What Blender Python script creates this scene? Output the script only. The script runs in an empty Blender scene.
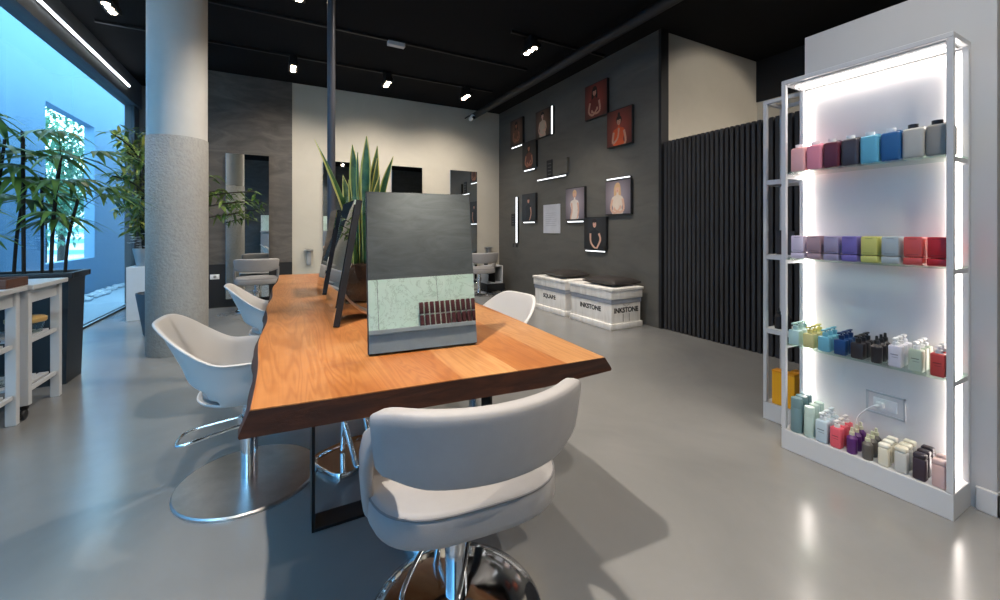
import bpy, bmesh, math, random
from mathutils import Vector, Matrix, Euler
PI = math.pi
scn = bpy.context.scene
C = scn.collection
def R(d): return math.radians(d)

# ------------------------------------------------------------------ materials
_M = {}
def srgb(r, g, b):
    f = lambda c: (c/255/12.92) if c/255 <= .04045 else ((c/255+.055)/1.055)**2.4
    return (f(r), f(g), f(b))
def new_mat(name):
    m = bpy.data.materials.new(name); m.use_nodes = True
    nt = m.node_tree; nt.nodes.clear()
    out = nt.nodes.new('ShaderNodeOutputMaterial')
    return m, nt, out
def N(nt, t, **kw):
    n = nt.nodes.new(t)
    for k, v in kw.items():
        if k in n.inputs: n.inputs[k].default_value = v
        else: setattr(n, k, v)
    return n
def ramp(nt, fac, stops):
    r = nt.nodes.new('ShaderNodeValToRGB')
    el = r.color_ramp.elements
    while len(el) < len(stops): el.new(.5)
    for e, (p, c) in zip(el, stops):
        e.position = p; e.color = (*c, 1)
    nt.links.new(fac, r.inputs[0])
    return r
def pbr(name, col, rough=.5, metal=0, var=.06, scale=8, bump=0, bscale=60, coat=0, spec=.5, trans=0, sheen=0, ior=1.45):
    if name in _M: return _M[name]
    m, nt, out = new_mat(name)
    b = N(nt, 'ShaderNodeBsdfPrincipled')
    b.inputs['Roughness'].default_value = rough
    b.inputs['Metallic'].default_value = metal
    b.inputs['Coat Weight'].default_value = coat
    b.inputs['Specular IOR Level'].default_value = spec
    b.inputs['Transmission Weight'].default_value = trans
    b.inputs['Sheen Weight'].default_value = sheen
    b.inputs['IOR'].default_value = ior
    tc = N(nt, 'ShaderNodeTexCoord')
    no = N(nt, 'ShaderNodeTexNoise', Scale=scale, Detail=4.0, Roughness=.6)
    nt.links.new(tc.outputs['Object'], no.inputs['Vector'])
    lo = tuple(max(0, c*(1-var)) for c in col); hi = tuple(min(1, c*(1+var)) for c in col)
    r = ramp(nt, no.outputs['Fac'], [(.3, lo), (.7, hi)])
    nt.links.new(r.outputs[0], b.inputs['Base Color'])
    if bump:
        n2 = N(nt, 'ShaderNodeTexNoise', Scale=bscale, Detail=3.0)
        nt.links.new(tc.outputs['Object'], n2.inputs['Vector'])
        bp = N(nt, 'ShaderNodeBump', Strength=bump, Distance=.01)
        nt.links.new(n2.outputs['Fac'], bp.inputs['Height'])
        nt.links.new(bp.outputs[0], b.inputs['Normal'])
    nt.links.new(b.outputs[0], out.inputs[0])
    _M[name] = m
    return m
def emis(name, col, strength):
    if name in _M: return _M[name]
    m, nt, out = new_mat(name)
    e = N(nt, 'ShaderNodeEmission'); e.inputs[0].default_value = (*col, 1); e.inputs[1].default_value = strength
    nt.links.new(e.outputs[0], out.inputs[0]); _M[name] = m
    return m
def thin_glass(name, tint=(1, 1, 1), refl=1.0):
    if name in _M: return _M[name]
    m, nt, out = new_mat(name)
    t = N(nt, 'ShaderNodeBsdfTransparent'); t.inputs[0].default_value = (*tint, 1)
    g = N(nt, 'ShaderNodeBsdfGlossy', Roughness=.01)
    f = N(nt, 'ShaderNodeLayerWeight', Blend=.5)
    pw = N(nt, 'ShaderNodeMath', operation='POWER'); pw.inputs[1].default_value = 5.0
    nt.links.new(f.outputs['Facing'], pw.inputs[0])
    mu = N(nt, 'ShaderNodeMath', operation='MULTIPLY_ADD'); mu.inputs[1].default_value = .9*refl; mu.inputs[2].default_value = .04*refl
    nt.links.new(pw.outputs[0], mu.inputs[0])
    mx = N(nt, 'ShaderNodeMixShader')
    nt.links.new(mu.outputs[0], mx.inputs[0]); nt.links.new(t.outputs[0], mx.inputs[1]); nt.links.new(g.outputs[0], mx.inputs[2])
    nt.links.new(mx.outputs[0], out.inputs[0]); _M[name] = m
    return m
def streaky(name, cols, scale=(1.2, 1.2, 5), rough=.6, bump=.1, dist=1.0, spec=.4):
    """trowelled plaster / micro cement"""
    if name in _M: return _M[name]
    m, nt, out = new_mat(name)
    b = N(nt, 'ShaderNodeBsdfPrincipled', Roughness=rough); b.inputs['Specular IOR Level'].default_value = spec
    tc = N(nt, 'ShaderNodeTexCoord'); mp = N(nt, 'ShaderNodeMapping'); mp.inputs['Scale'].default_value = scale
    mp.inputs['Rotation'].default_value = (.1, .15, .2)
    nt.links.new(tc.outputs['Object'], mp.inputs[0])
    no = N(nt, 'ShaderNodeTexNoise', Scale=1.6, Detail=9.0, Roughness=.62, Distortion=dist)
    nt.links.new(mp.outputs[0], no.inputs['Vector'])
    n = len(cols)
    r = ramp(nt, no.outputs['Fac'], [(.28+.44*i/(n-1), c) for i, c in enumerate(cols)])
    nt.links.new(r.outputs[0], b.inputs['Base Color'])
    if bump:
        bp = N(nt, 'ShaderNodeBump', Strength=bump, Distance=.01)
        nt.links.new(no.outputs['Fac'], bp.inputs['Height']); nt.links.new(bp.outputs[0], b.inputs['Normal'])
    nt.links.new(b.outputs[0], out.inputs[0]); _M[name] = m
    return m
def wood_top():
    m, nt, out = new_mat('solid_oak')
    b = N(nt, 'ShaderNodeBsdfPrincipled', Roughness=.34); b.inputs['Specular IOR Level'].default_value = .45
    tc = N(nt, 'ShaderNodeTexCoord')
    sep = N(nt, 'ShaderNodeSeparateXYZ'); nt.links.new(tc.outputs['Object'], sep.inputs[0])
    # glued boards running along the table
    mul = N(nt, 'ShaderNodeMath', operation='MULTIPLY'); mul.inputs[1].default_value = 5.6
    nt.links.new(sep.outputs[0], mul.inputs[0])
    add = N(nt, 'ShaderNodeMath', operation='ADD'); add.inputs[1].default_value = 10.33
    nt.links.new(mul.outputs[0], add.inputs[0])
    fl = N(nt, 'ShaderNodeMath', operation='FLOOR'); nt.links.new(add.outputs[0], fl.inputs[0])
    wn = N(nt, 'ShaderNodeTexWhiteNoise', noise_dimensions='1D'); nt.links.new(fl.outputs[0], wn.inputs['W'])
    # grain with per-board offset
    off = N(nt, 'ShaderNodeCombineXYZ'); 
    om = N(nt, 'ShaderNodeMath', operation='MULTIPLY'); om.inputs[1].default_value = 7.0
    nt.links.new(wn.outputs['Value'], om.inputs[0]); nt.links.new(om.outputs[0], off.inputs[1])
    va = N(nt, 'ShaderNodeVectorMath', operation='ADD'); nt.links.new(tc.outputs['Object'], va.inputs[0]); nt.links.new(off.outputs[0], va.inputs[1])
    mp = N(nt, 'ShaderNodeMapping'); mp.inputs['Scale'].default_value = (6.5, .6, 6.5); nt.links.new(va.outputs[0], mp.inputs[0])
    n1 = N(nt, 'ShaderNodeTexNoise', Scale=1.3, Detail=2.0, Distortion=.6); nt.links.new(mp.outputs[0], n1.inputs['Vector'])
    # contour lines of the noise = cathedral grain
    mm = N(nt, 'ShaderNodeMath', operation='MULTIPLY'); mm.inputs[1].default_value = 120.0; nt.links.new(n1.outputs['Fac'], mm.inputs[0])
    sn = N(nt, 'ShaderNodeMath', operation='SINE'); nt.links.new(mm.outputs[0], sn.inputs[0])
    mr = N(nt, 'ShaderNodeMapRange'); mr.inputs[1].default_value = -1; mr.inputs[2].default_value = 1; nt.links.new(sn.outputs[0], mr.inputs[0])
    n2 = N(nt, 'ShaderNodeTexNoise', Scale=2.2, Detail=5.0, Roughness=.6); nt.links.new(va.outputs[0], n2.inputs['Vector'])
    mp3 = N(nt, 'ShaderNodeMapping'); mp3.inputs['Scale'].default_value = (160, 4, 60); nt.links.new(va.outputs[0], mp3.inputs[0])
    n3 = N(nt, 'ShaderNodeTexNoise', Scale=1.0, Detail=2.0); nt.links.new(mp3.outputs[0], n3.inputs['Vector'])
    base = ramp(nt, n2.outputs['Fac'], [(.28, srgb(148, 84, 38)), (.5, srgb(180, 114, 60)), (.72, srgb(204, 146, 92))])
    tone = ramp(nt, wn.outputs['Value'], [(0, srgb(166, 98, 48)), (.6, srgb(186, 124, 70)), (1, srgb(220, 182, 130))])
    mx = N(nt, 'ShaderNodeMixRGB', blend_type='MIX', Fac=.36); nt.links.new(base.outputs[0], mx.inputs[1]); nt.links.new(tone.outputs[0], mx.inputs[2])
    gr = ramp(nt, mr.outputs[0], [(0, (.74, .62, .52)), (.75, (1, 1, 1))])
    mx2 = N(nt, 'ShaderNodeMixRGB', blend_type='MULTIPLY', Fac=.62); nt.links.new(mx.outputs[0], mx2.inputs[1]); nt.links.new(gr.outputs[0], mx2.inputs[2])
    fg = ramp(nt, n3.outputs['Fac'], [(.35, (.86, .82, .78)), (.6, (1, 1, 1))])
    mx3 = N(nt, 'ShaderNodeMixRGB', blend_type='MULTIPLY', Fac=.6); nt.links.new(mx2.outputs[0], mx3.inputs[1]); nt.links.new(fg.outputs[0], mx3.inputs[2])
    # knots
    last = mx3
    for (kx, ky, kr) in ((.20, 1.42, .075), (.80, 1.55, .04), (.12, 2.5, .05), (.42, 2.05, .03)):
        d = N(nt, 'ShaderNodeVectorMath', operation='DISTANCE'); nt.links.new(tc.outputs['Object'], d.inputs[0]); d.inputs[1].default_value = (kx, ky, .80)
        nn = N(nt, 'ShaderNodeTexNoise', Scale=18.0); nt.links.new(tc.outputs['Object'], nn.inputs['Vector'])
        ma = N(nt, 'ShaderNodeMath', operation='MULTIPLY_ADD'); nt.links.new(nn.outputs['Fac'], ma.inputs[0]); ma.inputs[1].default_value = .06; nt.links.new(d.outputs['Value'], ma.inputs[2])
        rr = N(nt, 'ShaderNodeMapRange'); rr.inputs[1].default_value = .03+kr*.35; rr.inputs[2].default_value = .03+kr*1.3; rr.inputs[3].default_value = .6; rr.inputs[4].default_value = 0
        nt.links.new(ma.outputs[0], rr.inputs[0])
        mk = N(nt, 'ShaderNodeMixRGB', blend_type='MIX'); nt.links.new(rr.outputs[0], mk.inputs[0]); nt.links.new(last.outputs[0], mk.inputs[1]); mk.inputs[2].default_value = (*srgb(120, 58, 22), 1)
        last = mk
    nt.links.new(last.outputs[0], b.inputs['Base Color'])
    bp = N(nt, 'ShaderNodeBump', Strength=.06, Distance=.004); nt.links.new(n3.outputs['Fac'], bp.inputs['Height']); nt.links.new(bp.outputs[0], b.inputs['Normal'])
    nt.links.new(b.outputs[0], out.inputs[0])
    return m
def marble():
    m, nt, out = new_mat('green_onyx')
    b = N(nt, 'ShaderNodeBsdfPrincipled', Roughness=.15)
    tc = N(nt, 'ShaderNodeTexCoord')
    n1 = N(nt, 'ShaderNodeTexNoise', Scale=3.0, Detail=6.0, Distortion=1.2); nt.links.new(tc.outputs['Object'], n1.inputs['Vector'])
    n2 = N(nt, 'ShaderNodeTexNoise', Scale=2.4, Detail=8.0, Roughness=.7, Distortion=2.5); nt.links.new(tc.outputs['Object'], n2.inputs['Vector'])
    r1 = ramp(nt, n1.outputs['Fac'], [(.3, srgb(218, 242, 226)), (.7, srgb(238, 252, 240))])
    r2 = ramp(nt, n2.outputs['Fac'], [(.0, (1, 1, 1)), (.485, (1, 1, 1)), (.5, (.45, .5, .45)), (.515, (1, 1, 1))])
    mx = N(nt, 'ShaderNodeMixRGB', blend_type='MULTIPLY', Fac=.8); nt.links.new(r1.outputs[0], mx.inputs[1]); nt.links.new(r2.outputs[0], mx.inputs[2])
    nt.links.new(mx.outputs[0], b.inputs['Base Color']); nt.links.new(b.outputs[0], out.inputs[0])
    return m
def leafmat(name, c1, c2, rough=.45, trans=.0, scale=5):
    if name in _M: return _M[name]
    m, nt, out = new_mat(name)
    tc = N(nt, 'ShaderNodeTexCoord'); no = N(nt, 'ShaderNodeTexNoise', Scale=scale, Detail=2.0); nt.links.new(tc.outputs['Object'], no.inputs['Vector'])
    r = ramp(nt, no.outputs['Fac'], [(.35, c1), (.65, c2)])
    b = N(nt, 'ShaderNodeBsdfPrincipled', Roughness=rough)
    nt.links.new(r.outputs[0], b.inputs['Base Color'])
    tl = N(nt, 'ShaderNodeBsdfTranslucent'); nt.links.new(r.outputs[0], tl.inputs[0])
    mx = N(nt, 'ShaderNodeMixShader', Fac=trans); nt.links.new(b.outputs[0], mx.inputs[1]); nt.links.new(tl.outputs[0], mx.inputs[2])
    nt.links.new(mx.outputs[0], out.inputs[0]); _M[name] = m
    return m

M_floor = streaky('polished_cement', [srgb(118, 119, 119), srgb(130, 130, 129), srgb(138, 138, 136)], (.5, .5, .5), .2, .015, .5, .8)
M_ceil = pbr('black_ceiling_paint', srgb(20, 21, 24), .9, var=.05, scale=2, spec=.15)
M_black = pbr('black_metal', (.012, .012, .014), .45, .3, var=.05)
M_blackmatt = pbr('black_paint', (.012, .013, .016), .6, var=.05)
M_stucco = streaky('grey_stucco', [srgb(72, 70, 68), srgb(88, 85, 82), srgb(104, 99, 95)], (1.2, 1.2, 4), .75, .25, 1.5)
M_beige = streaky('beige_plaster', [srgb(186, 180, 167), srgb(194, 188, 175)], (1, 1, 1), .8, .03)
M_dark = streaky('dark_stone', [srgb(84, 83, 80), srgb(92, 91, 87), srgb(98, 96, 92)], (.6, .6, 2.0), .5, .06, 2.0)
M_white = pbr('white_paint', srgb(192, 193, 194), .55, var=.015, scale=3)
M_whitegloss = pbr('white_lacquer', srgb(200, 202, 205), .3, var=.015, scale=3)
M_plaster_g = streaky('pale_concrete', [srgb(150, 152, 154), srgb(166, 168, 169)], (1, 1, 3), .8, .2, 1.5)
M_slat = pbr('black_slat', srgb(50, 50, 53), .55, var=.08, scale=6)
M_chrome = pbr('chrome', (.82, .83, .84), .09, 1, var=.02)
M_steel = pbr('brushed_steel', (.62, .62, .62), .28, 1, var=.1, scale=14)
M_mirror = pbr('mirror_silver', (.80, .83, .82), .012, 1, var=.0)
M_shell = pbr('white_plastic_shell', srgb(202, 200, 199), .32, var=.01)
M_grey = pbr('light_grey_vinyl', srgb(158, 155, 154), .55, var=.03, scale=20, bump=.06, bscale=300)
M_seam = pbr('grey_piping', srgb(116, 115, 117), .5)
M_glass = thin_glass('window_glass', (.95, .985, 1.0), .9)
M_vase = thin_glass('vase_glass', (.94, .98, .97), 1.0)
M_shelfglass = thin_glass('shelf_glass', (.88, .97, .93), 1.0)
M_wood = wood_top()
M_edge = streaky('dark_live_edge', [srgb(48, 24, 16), srgb(66, 34, 20), srgb(88, 46, 25)], (3, 3, 14), .6, .25, 1.2)
M_walnut = pbr('dark_wood', srgb(86, 52, 36), .5, var=.2, scale=9)
M_lightwood = pbr('light_wood', srgb(196, 160, 100), .5, var=.15, scale=12)
M_led = emis('led_white', (1.0, .93, .88), 4.5)
M_ledcool = emis('led_cool', (.95, .97, 1.0), 2.4)
M_ledwarm = emis('led_warm', (1.0, .91, .84), 18)
M_lamp = emis('spot_lamp', (1.0, .80, .55), 45)
M_planter = pbr('anthracite_planter', srgb(36, 42, 50), .45, var=.05)
M_soil = pbr('potting_soil', srgb(64, 40, 30), .95, var=.3, scale=40, bump=.6, bscale=90)
M_palm = leafmat('palm_leaf', srgb(52, 92, 50), srgb(116, 150, 72), .4, .3)
M_stem = pbr('palm_stem', srgb(48, 42, 36), .8, var=.3, scale=30)
M_fig = leafmat('fig_leaf', srgb(52, 92, 40), srgb(128, 150, 70), .4, .3, 9)
M_fig2 = leafmat('bush_leaf', srgb(44, 82, 46), srgb(150, 150, 66), .4, .3, 6)
M_snake = leafmat('snake_leaf', srgb(42, 78, 46), srgb(72, 108, 62), .4, .05, 22)
M_snake_edge = leafmat('snake_leaf_edge', srgb(168, 170, 80), srgb(196, 188, 110), .4, .05, 10)
M_cushion = pbr('dark_brown_leather', srgb(54, 50, 49), .5, var=.12, scale=6, bump=.1, bscale=90)
M_crate = streaky('whitewashed_wood', [srgb(214, 209, 203), srgb(236, 233, 228), srgb(246, 244, 240)], (6, 6, 1.2), .7, .15, .6)
M_ink = pbr('stencil_ink', srgb(48, 46, 48), .8)
M_socket = pbr('white_socket_plastic', srgb(235, 236, 238), .4)
M_patio = pbr('blue_painted_wall', srgb(88, 126, 154), .8, var=.02, scale=1)
M_patiofloor = pbr('pale_patio_slab', srgb(128, 148, 162), .7, var=.06, scale=4)
M_header = pbr('grey_header_board', srgb(92, 94, 98), .6, var=.05)

# ------------------------------------------------------------------ mesh helpers
def nb(): return bmesh.new()
def box(bm, c, s, bev=0, seg=2, rot=None, mi=0):
    mtx = Matrix.Translation(Vector(c))
    if rot: mtx = mtx @ Euler(rot).to_matrix().to_4x4()
    mtx = mtx @ Matrix.Diagonal((s[0], s[1], s[2], 1))
    r = bmesh.ops.create_cube(bm, size=1, matrix=mtx)
    vs = r['verts']; fs = {f for v in vs for f in v.link_faces}
    for f in fs: f.material_index = mi
    if bev:
        es = list({e for v in vs for e in v.link_edges})
        bmesh.ops.bevel(bm, geom=es, offset=bev, segments=seg, affect='EDGES', profile=.5, clamp_overlap=True, material=mi)
def bx(bm, x0, x1, y0, y1, z0, z1, bev=0, mi=0, seg=2):
    box(bm, ((x0+x1)/2, (y0+y1)/2, (z0+z1)/2), (abs(x1-x0), abs(y1-y0), abs(z1-z0)), bev, seg, None, mi)
def lathe(bm, prof, seg=32, c=(0, 0), sx=1, sy=1, mi=0):
    rings = []
    for r, z in prof:
        if r < 1e-6: rings.append([bm.verts.new((c[0], c[1], z))])
        else: rings.append([bm.verts.new((c[0]+sx*r*math.cos(2*PI*i/seg), c[1]+sy*r*math.sin(2*PI*i/seg), z)) for i in range(seg)])
    for a, b in zip(rings, rings[1:]):
        for i in range(seg):
            j = (i+1) % seg
            if len(a) == 1 and len(b) == 1: continue
            if len(a) == 1: f = bm.faces.new((a[0], b[j], b[i]))
            elif len(b) == 1: f = bm.faces.new((a[i], a[j], b[0]))
            else: f = bm.faces.new((a[i], a[j], b[j], b[i]))
            f.material_index = mi
def tube(bm, pts, rad, seg=10, mi=0, closed=False, caps=True, flat=None):
    pts = [Vector(p) for p in pts]; n = len(pts)
    rads = rad if isinstance(rad, (list, tuple)) else [rad]*n
    rings = []; up = None
    for i, p in enumerate(pts):
        if closed: t = pts[(i+1) % n]-pts[i-1]
        else: t = pts[min(i+1, n-1)]-pts[max(i-1, 0)]
        t.normalize()
        if up is None:
            up = Vector((0, 0, 1)) if abs(t.z) < .9 else Vector((1, 0, 0))
        u = up-t*up.dot(t)
        if u.length < 1e-4: u = Vector((1, 0, 0))-t*t.x
        u.normalize(); up = u; v = t.cross(u)
        fl = flat or 1
        rings.append([bm.verts.new(p+u*rads[i]*math.cos(2*PI*k/seg)*fl+v*rads[i]*math.sin(2*PI*k/seg)) for k in range(seg)])
    m = n if closed else n-1
    for i in range(m):
        a, b = rings[i], rings[(i+1) % n]
        for k in range(seg):
            l = (k+1) % seg
            bm.faces.new((a[k], a[l], b[l], b[k])).material_index = mi
    if not closed and caps:
        bm.faces.new(list(reversed(rings[0]))).material_index = mi; bm.faces.new(rings[-1]).material_index = mi
def prism(bm, poly, z0, z1, mi=0, top=None):
    top = top or poly
    a = [bm.verts.new((p[0], p[1], z0)) for p in poly]; b = [bm.verts.new((p[0], p[1], z1)) for p in top]
    n = len(poly)
    bm.faces.new(list(reversed(a))).material_index = mi; bm.faces.new(b).material_index = mi
    for i in range(n):
        j = (i+1) % n
        bm.faces.new((a[i], a[j], b[j], b[i])).material_index = mi
def smooth_path(pts, sub=6, closed=False):
    pts = [Vector(p) for p in pts]; n = len(pts); out = []
    rng = range(n if closed else n-1)
    for i in rng:
        p0 = pts[i-1] if (closed or i > 0) else pts[i]; p1 = pts[i]; p2 = pts[(i+1) % n]
        p3 = pts[(i+2) % n] if (closed or i+2 < n) else p2
        for k in range(sub):
            t = k/sub
            out.append(.5*((2*p1)+(p2-p0)*t+(2*p0-5*p1+4*p2-p3)*t*t+(3*p1-p0-3*p2+p3)*t**3))
    if not closed: out.append(pts[-1])
    return out
def obj(name, bm, mats, parent=None, smooth=0, solid=0, sub=0):
    if not isinstance(mats, (list, tuple)): mats = [mats]
    bmesh.ops.recalc_face_normals(bm, faces=bm.faces)
    me = bpy.data.meshes.new(name); bm.to_mesh(me); bm.free()
    for m in mats: me.materials.append(m)
    if smooth:
        for p in me.polygons: p.use_smooth = True
        if smooth < 180: me.set_sharp_from_angle(angle=R(smooth))
    o = bpy.data.objects.new(name, me); C.objects.link(o)
    if parent: o.parent = parent
    if solid:
        md = o.modifiers.new('thickness', 'SOLIDIFY'); md.thickness = solid; md.offset = 1
    if sub:
        md = o.modifiers.new('smooth', 'SUBSURF'); md.levels = sub; md.render_levels = sub
    return o
def tag(o, label, cat, group=None, kind=None):
    o['label'] = label; o['category'] = cat
    if group: o['group'] = group
    if kind: o['kind'] = kind
    return o
def thing(name, label, cat, loc=(0, 0, 0), rz=0, group=None, kind=None):
    o = bpy.data.objects.new(name, None); C.objects.link(o)
    o.empty_display_size = .1
    o.location = loc; o.rotation_euler = (0, 0, rz)
    return tag(o, label, cat, group, kind)
def struct(name, bm, m, label, cat, parent=None, smooth=0):
    o = obj(name, bm, m, parent, smooth)
    if not parent: tag(o, label, cat, None, 'structure')
    return o
def kids(o): return [c for c in bpy.data.objects if c.parent == o]
def dup(root, loc, rz, label, group=None):
    def cp(o, par):
        c = o.copy(); C.objects.link(c)
        if par: c.parent = par
        for ch in kids(o): cp(ch, c)
        return c
    r = cp(root, None); r.location = loc; r.rotation_euler = (0, 0, rz); r['label'] = label
    if group: r['group'] = group
    return r
def text_mesh(txt, size, depth, weight=0):
    cu = bpy.data.curves.new('lettering', 'FONT'); cu.body = txt; cu.size = size; cu.extrude = depth; cu.offset = weight
    cu.align_x = 'CENTER'; cu.align_y = 'CENTER'
    o = bpy.data.objects.new('lettering', cu); C.objects.link(o)
    dg = bpy.context.evaluated_depsgraph_get()
    me = bpy.data.meshes.new_from_object(o.evaluated_get(dg))
    bpy.data.objects.remove(o); bpy.data.curves.remove(cu)
    return me
def lettering(name, txt, size, mtx, m, parent, weight=0):
    me = text_mesh(txt, size, .001, weight); me.transform(mtx); me.materials.clear(); me.materials.append(m)
    o = bpy.data.objects.new(name, me); C.objects.link(o); o.parent = parent
    return o

# ------------------------------------------------------------------ room shell
CEIL = 3.65; WX = -2.13; YB = 7.65; YF = -1.6; XR = 6.13; XD = 4.08
b = nb(); bx(b, WX-.05, XR+.1, YF-.1, 9.1, -.1, 0); struct('floor', b, M_floor, 'smooth grey polished cement floor of the whole salon', 'floor')
b = nb(); bx(b, WX-.3, XR+.1, YF-.1, 9.1, CEIL, CEIL+.12); struct('ceiling', b, M_ceil, 'flat black ceiling above the whole salon', 'ceiling')
b = nb(); bx(b, .176, XD+.1, YB, YB+.1, 0, CEIL); struct('wall_back', b, M_beige, 'plain beige back wall with three hanging mirrors', 'wall')
b = nb(); bx(b, -1.1, .176, YB-.012, YB+.1, 0, CEIL); struct('wall_back_left', b, M_stucco, 'dark grey trowelled stucco back wall behind the column', 'wall')
b = nb(); bx(b, -1.1, .176, YB-.03, YB-.012, 0, .67); struct('baseboard_back', b, M_blackmatt, 'tall black base band under the grey stucco wall', 'baseboard')
b = nb(); bx(b, -1.1, -1.0, YB+.1, 9.0, 0, CEIL); bx(b, WX, -1.0, 9.0, 9.1, 0, CEIL); struct('wall_alcove', b, M_plaster_g, 'grey alcove wall behind the column next to the window', 'wall')
b = nb(); bx(b, XD, XD+.12, 3.5, YB, 0, CEIL); struct('wall_right', b, M_dark, 'dark stone clad wall carrying the portrait panels', 'wall')
b = nb(); bx(b, XD-.004, XD+.125, 3.46, 3.5, 0, CEIL); struct('trim_1', b, M_blackmatt, 'black end trim of the dark picture wall', 'trim')
b = nb(); bx(b, XD+.12, XR+.1, 3.5, 3.6, 0, CEIL); struct('wall_upper_right', b, M_beige, 'beige wall rising above the black slatted partition', 'wall')
b = nb(); bx(b, XR, XR+.1, YF, 3.5, 0, 3.06); struct('wall_far_right', b, M_beige, 'beige side wall just above slats and below black soffit', 'wall')
b = nb(); bx(b, XR-.02, XR+.1, YF, 3.5, 3.06, CEIL); struct('trim_2', b, M_blackmatt, 'black soffit above the beige side wall', 'trim')
# slatted partition
b = nb(); bx(b, XD+.06, XD+.1, -.3, 3.46, 0, 2.27)
y = 3.44
while y > -.28:
    bx(b, XD+.02, XD+.06, y-.036, y, 0.0, 2.27, .003, seg=1); y -= .055
struct('wall_slats', b, M_slat, 'black vertical slat partition right of the picture wall', 'wall', smooth=30)
# white wall block behind the product shelves
b = nb(); bx(b, 2.65, 3.4, .53, 1.245, 0, 2.3); struct('wall_shelves', b, M_white, 'white freestanding wall behind the lit product shelves', 'wall')
b = nb(); bx(b, 2.632, 2.65, .515, .588, 0, .10, .004); bx(b, 2.632, 3.4, .512, .53, 0, .10, .004); struct('baseboard_shelves', b, M_whitegloss, 'white baseboard at the corner of the white wall', 'baseboard')
# wall behind the viewpoint, with its counter (seen in the mirrors)
b = nb(); bx(b, WX, XR, YF-.1, YF, 0, CEIL); struct('wall_front', b, streaky('front_plaster', [srgb(66, 70, 72), srgb(76, 80, 82), srgb(86, 90, 92)], (1.2, 1.2, 4), .8, .2, 1.5), 'grey plaster wall reflected in the table mirror', 'wall')

# window wall
win = thing('window_1', 'tall glazed window front along the left side', 'window', (0, 0, 0), 0, None, 'structure')
ys = [YF, .9, 3.4, 6.57, 8.75]
for y0, y1 in zip(ys, ys[1:]):
    b = nb(); bx(b, WX-.006, WX+.006, y0+.004, y1-.004, .02, 3.26); obj('pane', b, M_glass, win)
b = nb()
for x in (WX-.035, WX+.025): bx(b, x, x+.012, YF, 8.75, .0, .022)
obj('floor_rail', b, M_blackmatt, win)
b = nb(); bx(b, WX-.02, WX+.03, YF, 8.75, .0, .012); obj('floor_track', b, M_steel, win)
b = nb(); bx(b, WX-.10, WX+.03, 8.75, 9.0, 0, 3.3, .01); obj('end_post', b, M_header, win)
b = nb(); bx(b, WX-.12, WX+.06, YF, 9.0, 3.24, CEIL); struct('trim_3', b, M_header, 'dark grey header board above the window front', 'trim')
t = thing('led_strip', 'long thin LED light line under the ceiling along the window', 'light', (WX+.075, 0, 3.42))
b = nb(); bx(b, -.014, .0, -1.4, 8.30, -.02, .02, .003); obj('channel', b, M_steel, t)
b = nb(); bx(b, .0, .012, -1.38, 8.28, -.012, .012, .003); obj('diffuser', b, emis('window_led', (.85, .93, 1.0), 14), t)

# round column
b = nb(); lathe(b, [(.243, 2.1), (.243, CEIL)], 64); 
b2 = nb(); lathe(b2, [(.0, 0), (.247, 0), (.25, .01), (.25, 2.10), (.243, 2.105)], 64)
col = thing('column', 'thick round concrete column beside the window', 'column', (-.90, 5.13, 0), 0, None, 'structure')
obj('shaft', b, pbr('smooth_concrete', srgb(206, 205, 202), .75, var=.04, scale=3, bump=.05, bscale=20), col, 60)
obj('rough_lower_shaft', b2, pbr('rough_concrete', srgb(162, 161, 158), .85, var=.07, scale=25, bump=1.0, bscale=42), col, 60)

# ------------------------------------------------------------------ outside
GX = -4.2; G0 = -.4
b = nb(); bx(b, -16, WX-.06, -4, 34, G0-.1, G0); struct('ground', b, M_patiofloor, 'pale paved ground outside the window', 'ground')
b = nb()
oy0, oy1, oz0, oz1 = 11.7, 14.2, .5, 3.83; H = 5.6
bx(b, GX-.2, GX, -4, oy0, G0, H); bx(b, GX-.2, GX, oy1, 20, G0, H); bx(b, GX-.2, GX, oy0, oy1, G0, oz0); bx(b, GX-.2, GX, oy0, oy1, oz1, H)
struct('wall_patio', b, M_patio, 'light blue outdoor wall opposite the window with a cut-out', 'wall')
b = nb(); bx(b, WX-.1, WX-.02, 9.1, 20, G0, 4.2); struct('wall_outside', b, M_patio, 'outer side wall of the building beyond the window', 'wall')
random.seed(3)
b = nb()
for i in range(260):
    r = random.uniform(.03, .075); y = random.uniform(8.5, 15.5); x = GX+.09+abs(random.gauss(0, .16))
    bmesh.ops.create_icosphere(b, subdivisions=1, radius=r, matrix=Matrix.Translation((x, y, G0+r*.5)) @ Matrix.Diagonal((1, 1.2, .7, 1)))
o = obj('pebbles', b, pbr('white_pebble', srgb(176, 186, 194), .8, var=.2, scale=5), None, 180)
tag(o, 'white pebbles along the foot of the blue outdoor wall', 'pebbles', None, 'stuff')
def leaf(bm, p, d, up, L, W, mi=0, droop=.15):
    """pointed leaf, folded along its midrib"""
    d = d.normalized(); s = d.cross(up)
    if s.length < 1e-3: s = Vector((1, 0, 0))
    s.normalize(); n = s.cross(d).normalized()
    pr = [(0, .08), (.3, .9), (.6, .8), (1, .0)]
    L0 = []; Lm = []; L1 = []
    for t, w in pr:
        c = p+d*L*t-Vector((0, 0, 1))*droop*L*t*t
        Lm.append(bm.verts.new(c))
        if w > 0:
            L0.append(bm.verts.new(c-s*W*.5*w+n*W*.12*w)); L1.append(bm.verts.new(c+s*W*.5*w+n*W*.12*w))
        else: L0.append(None); L1.append(None)
    for i in range(len(pr)-1):
        for S in (L0, L1):
            vs = [Lm[i], Lm[i+1]]+([S[i+1]] if S[i+1] else [])+[S[i]]
            bm.faces.new(vs).material_index = mi
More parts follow.
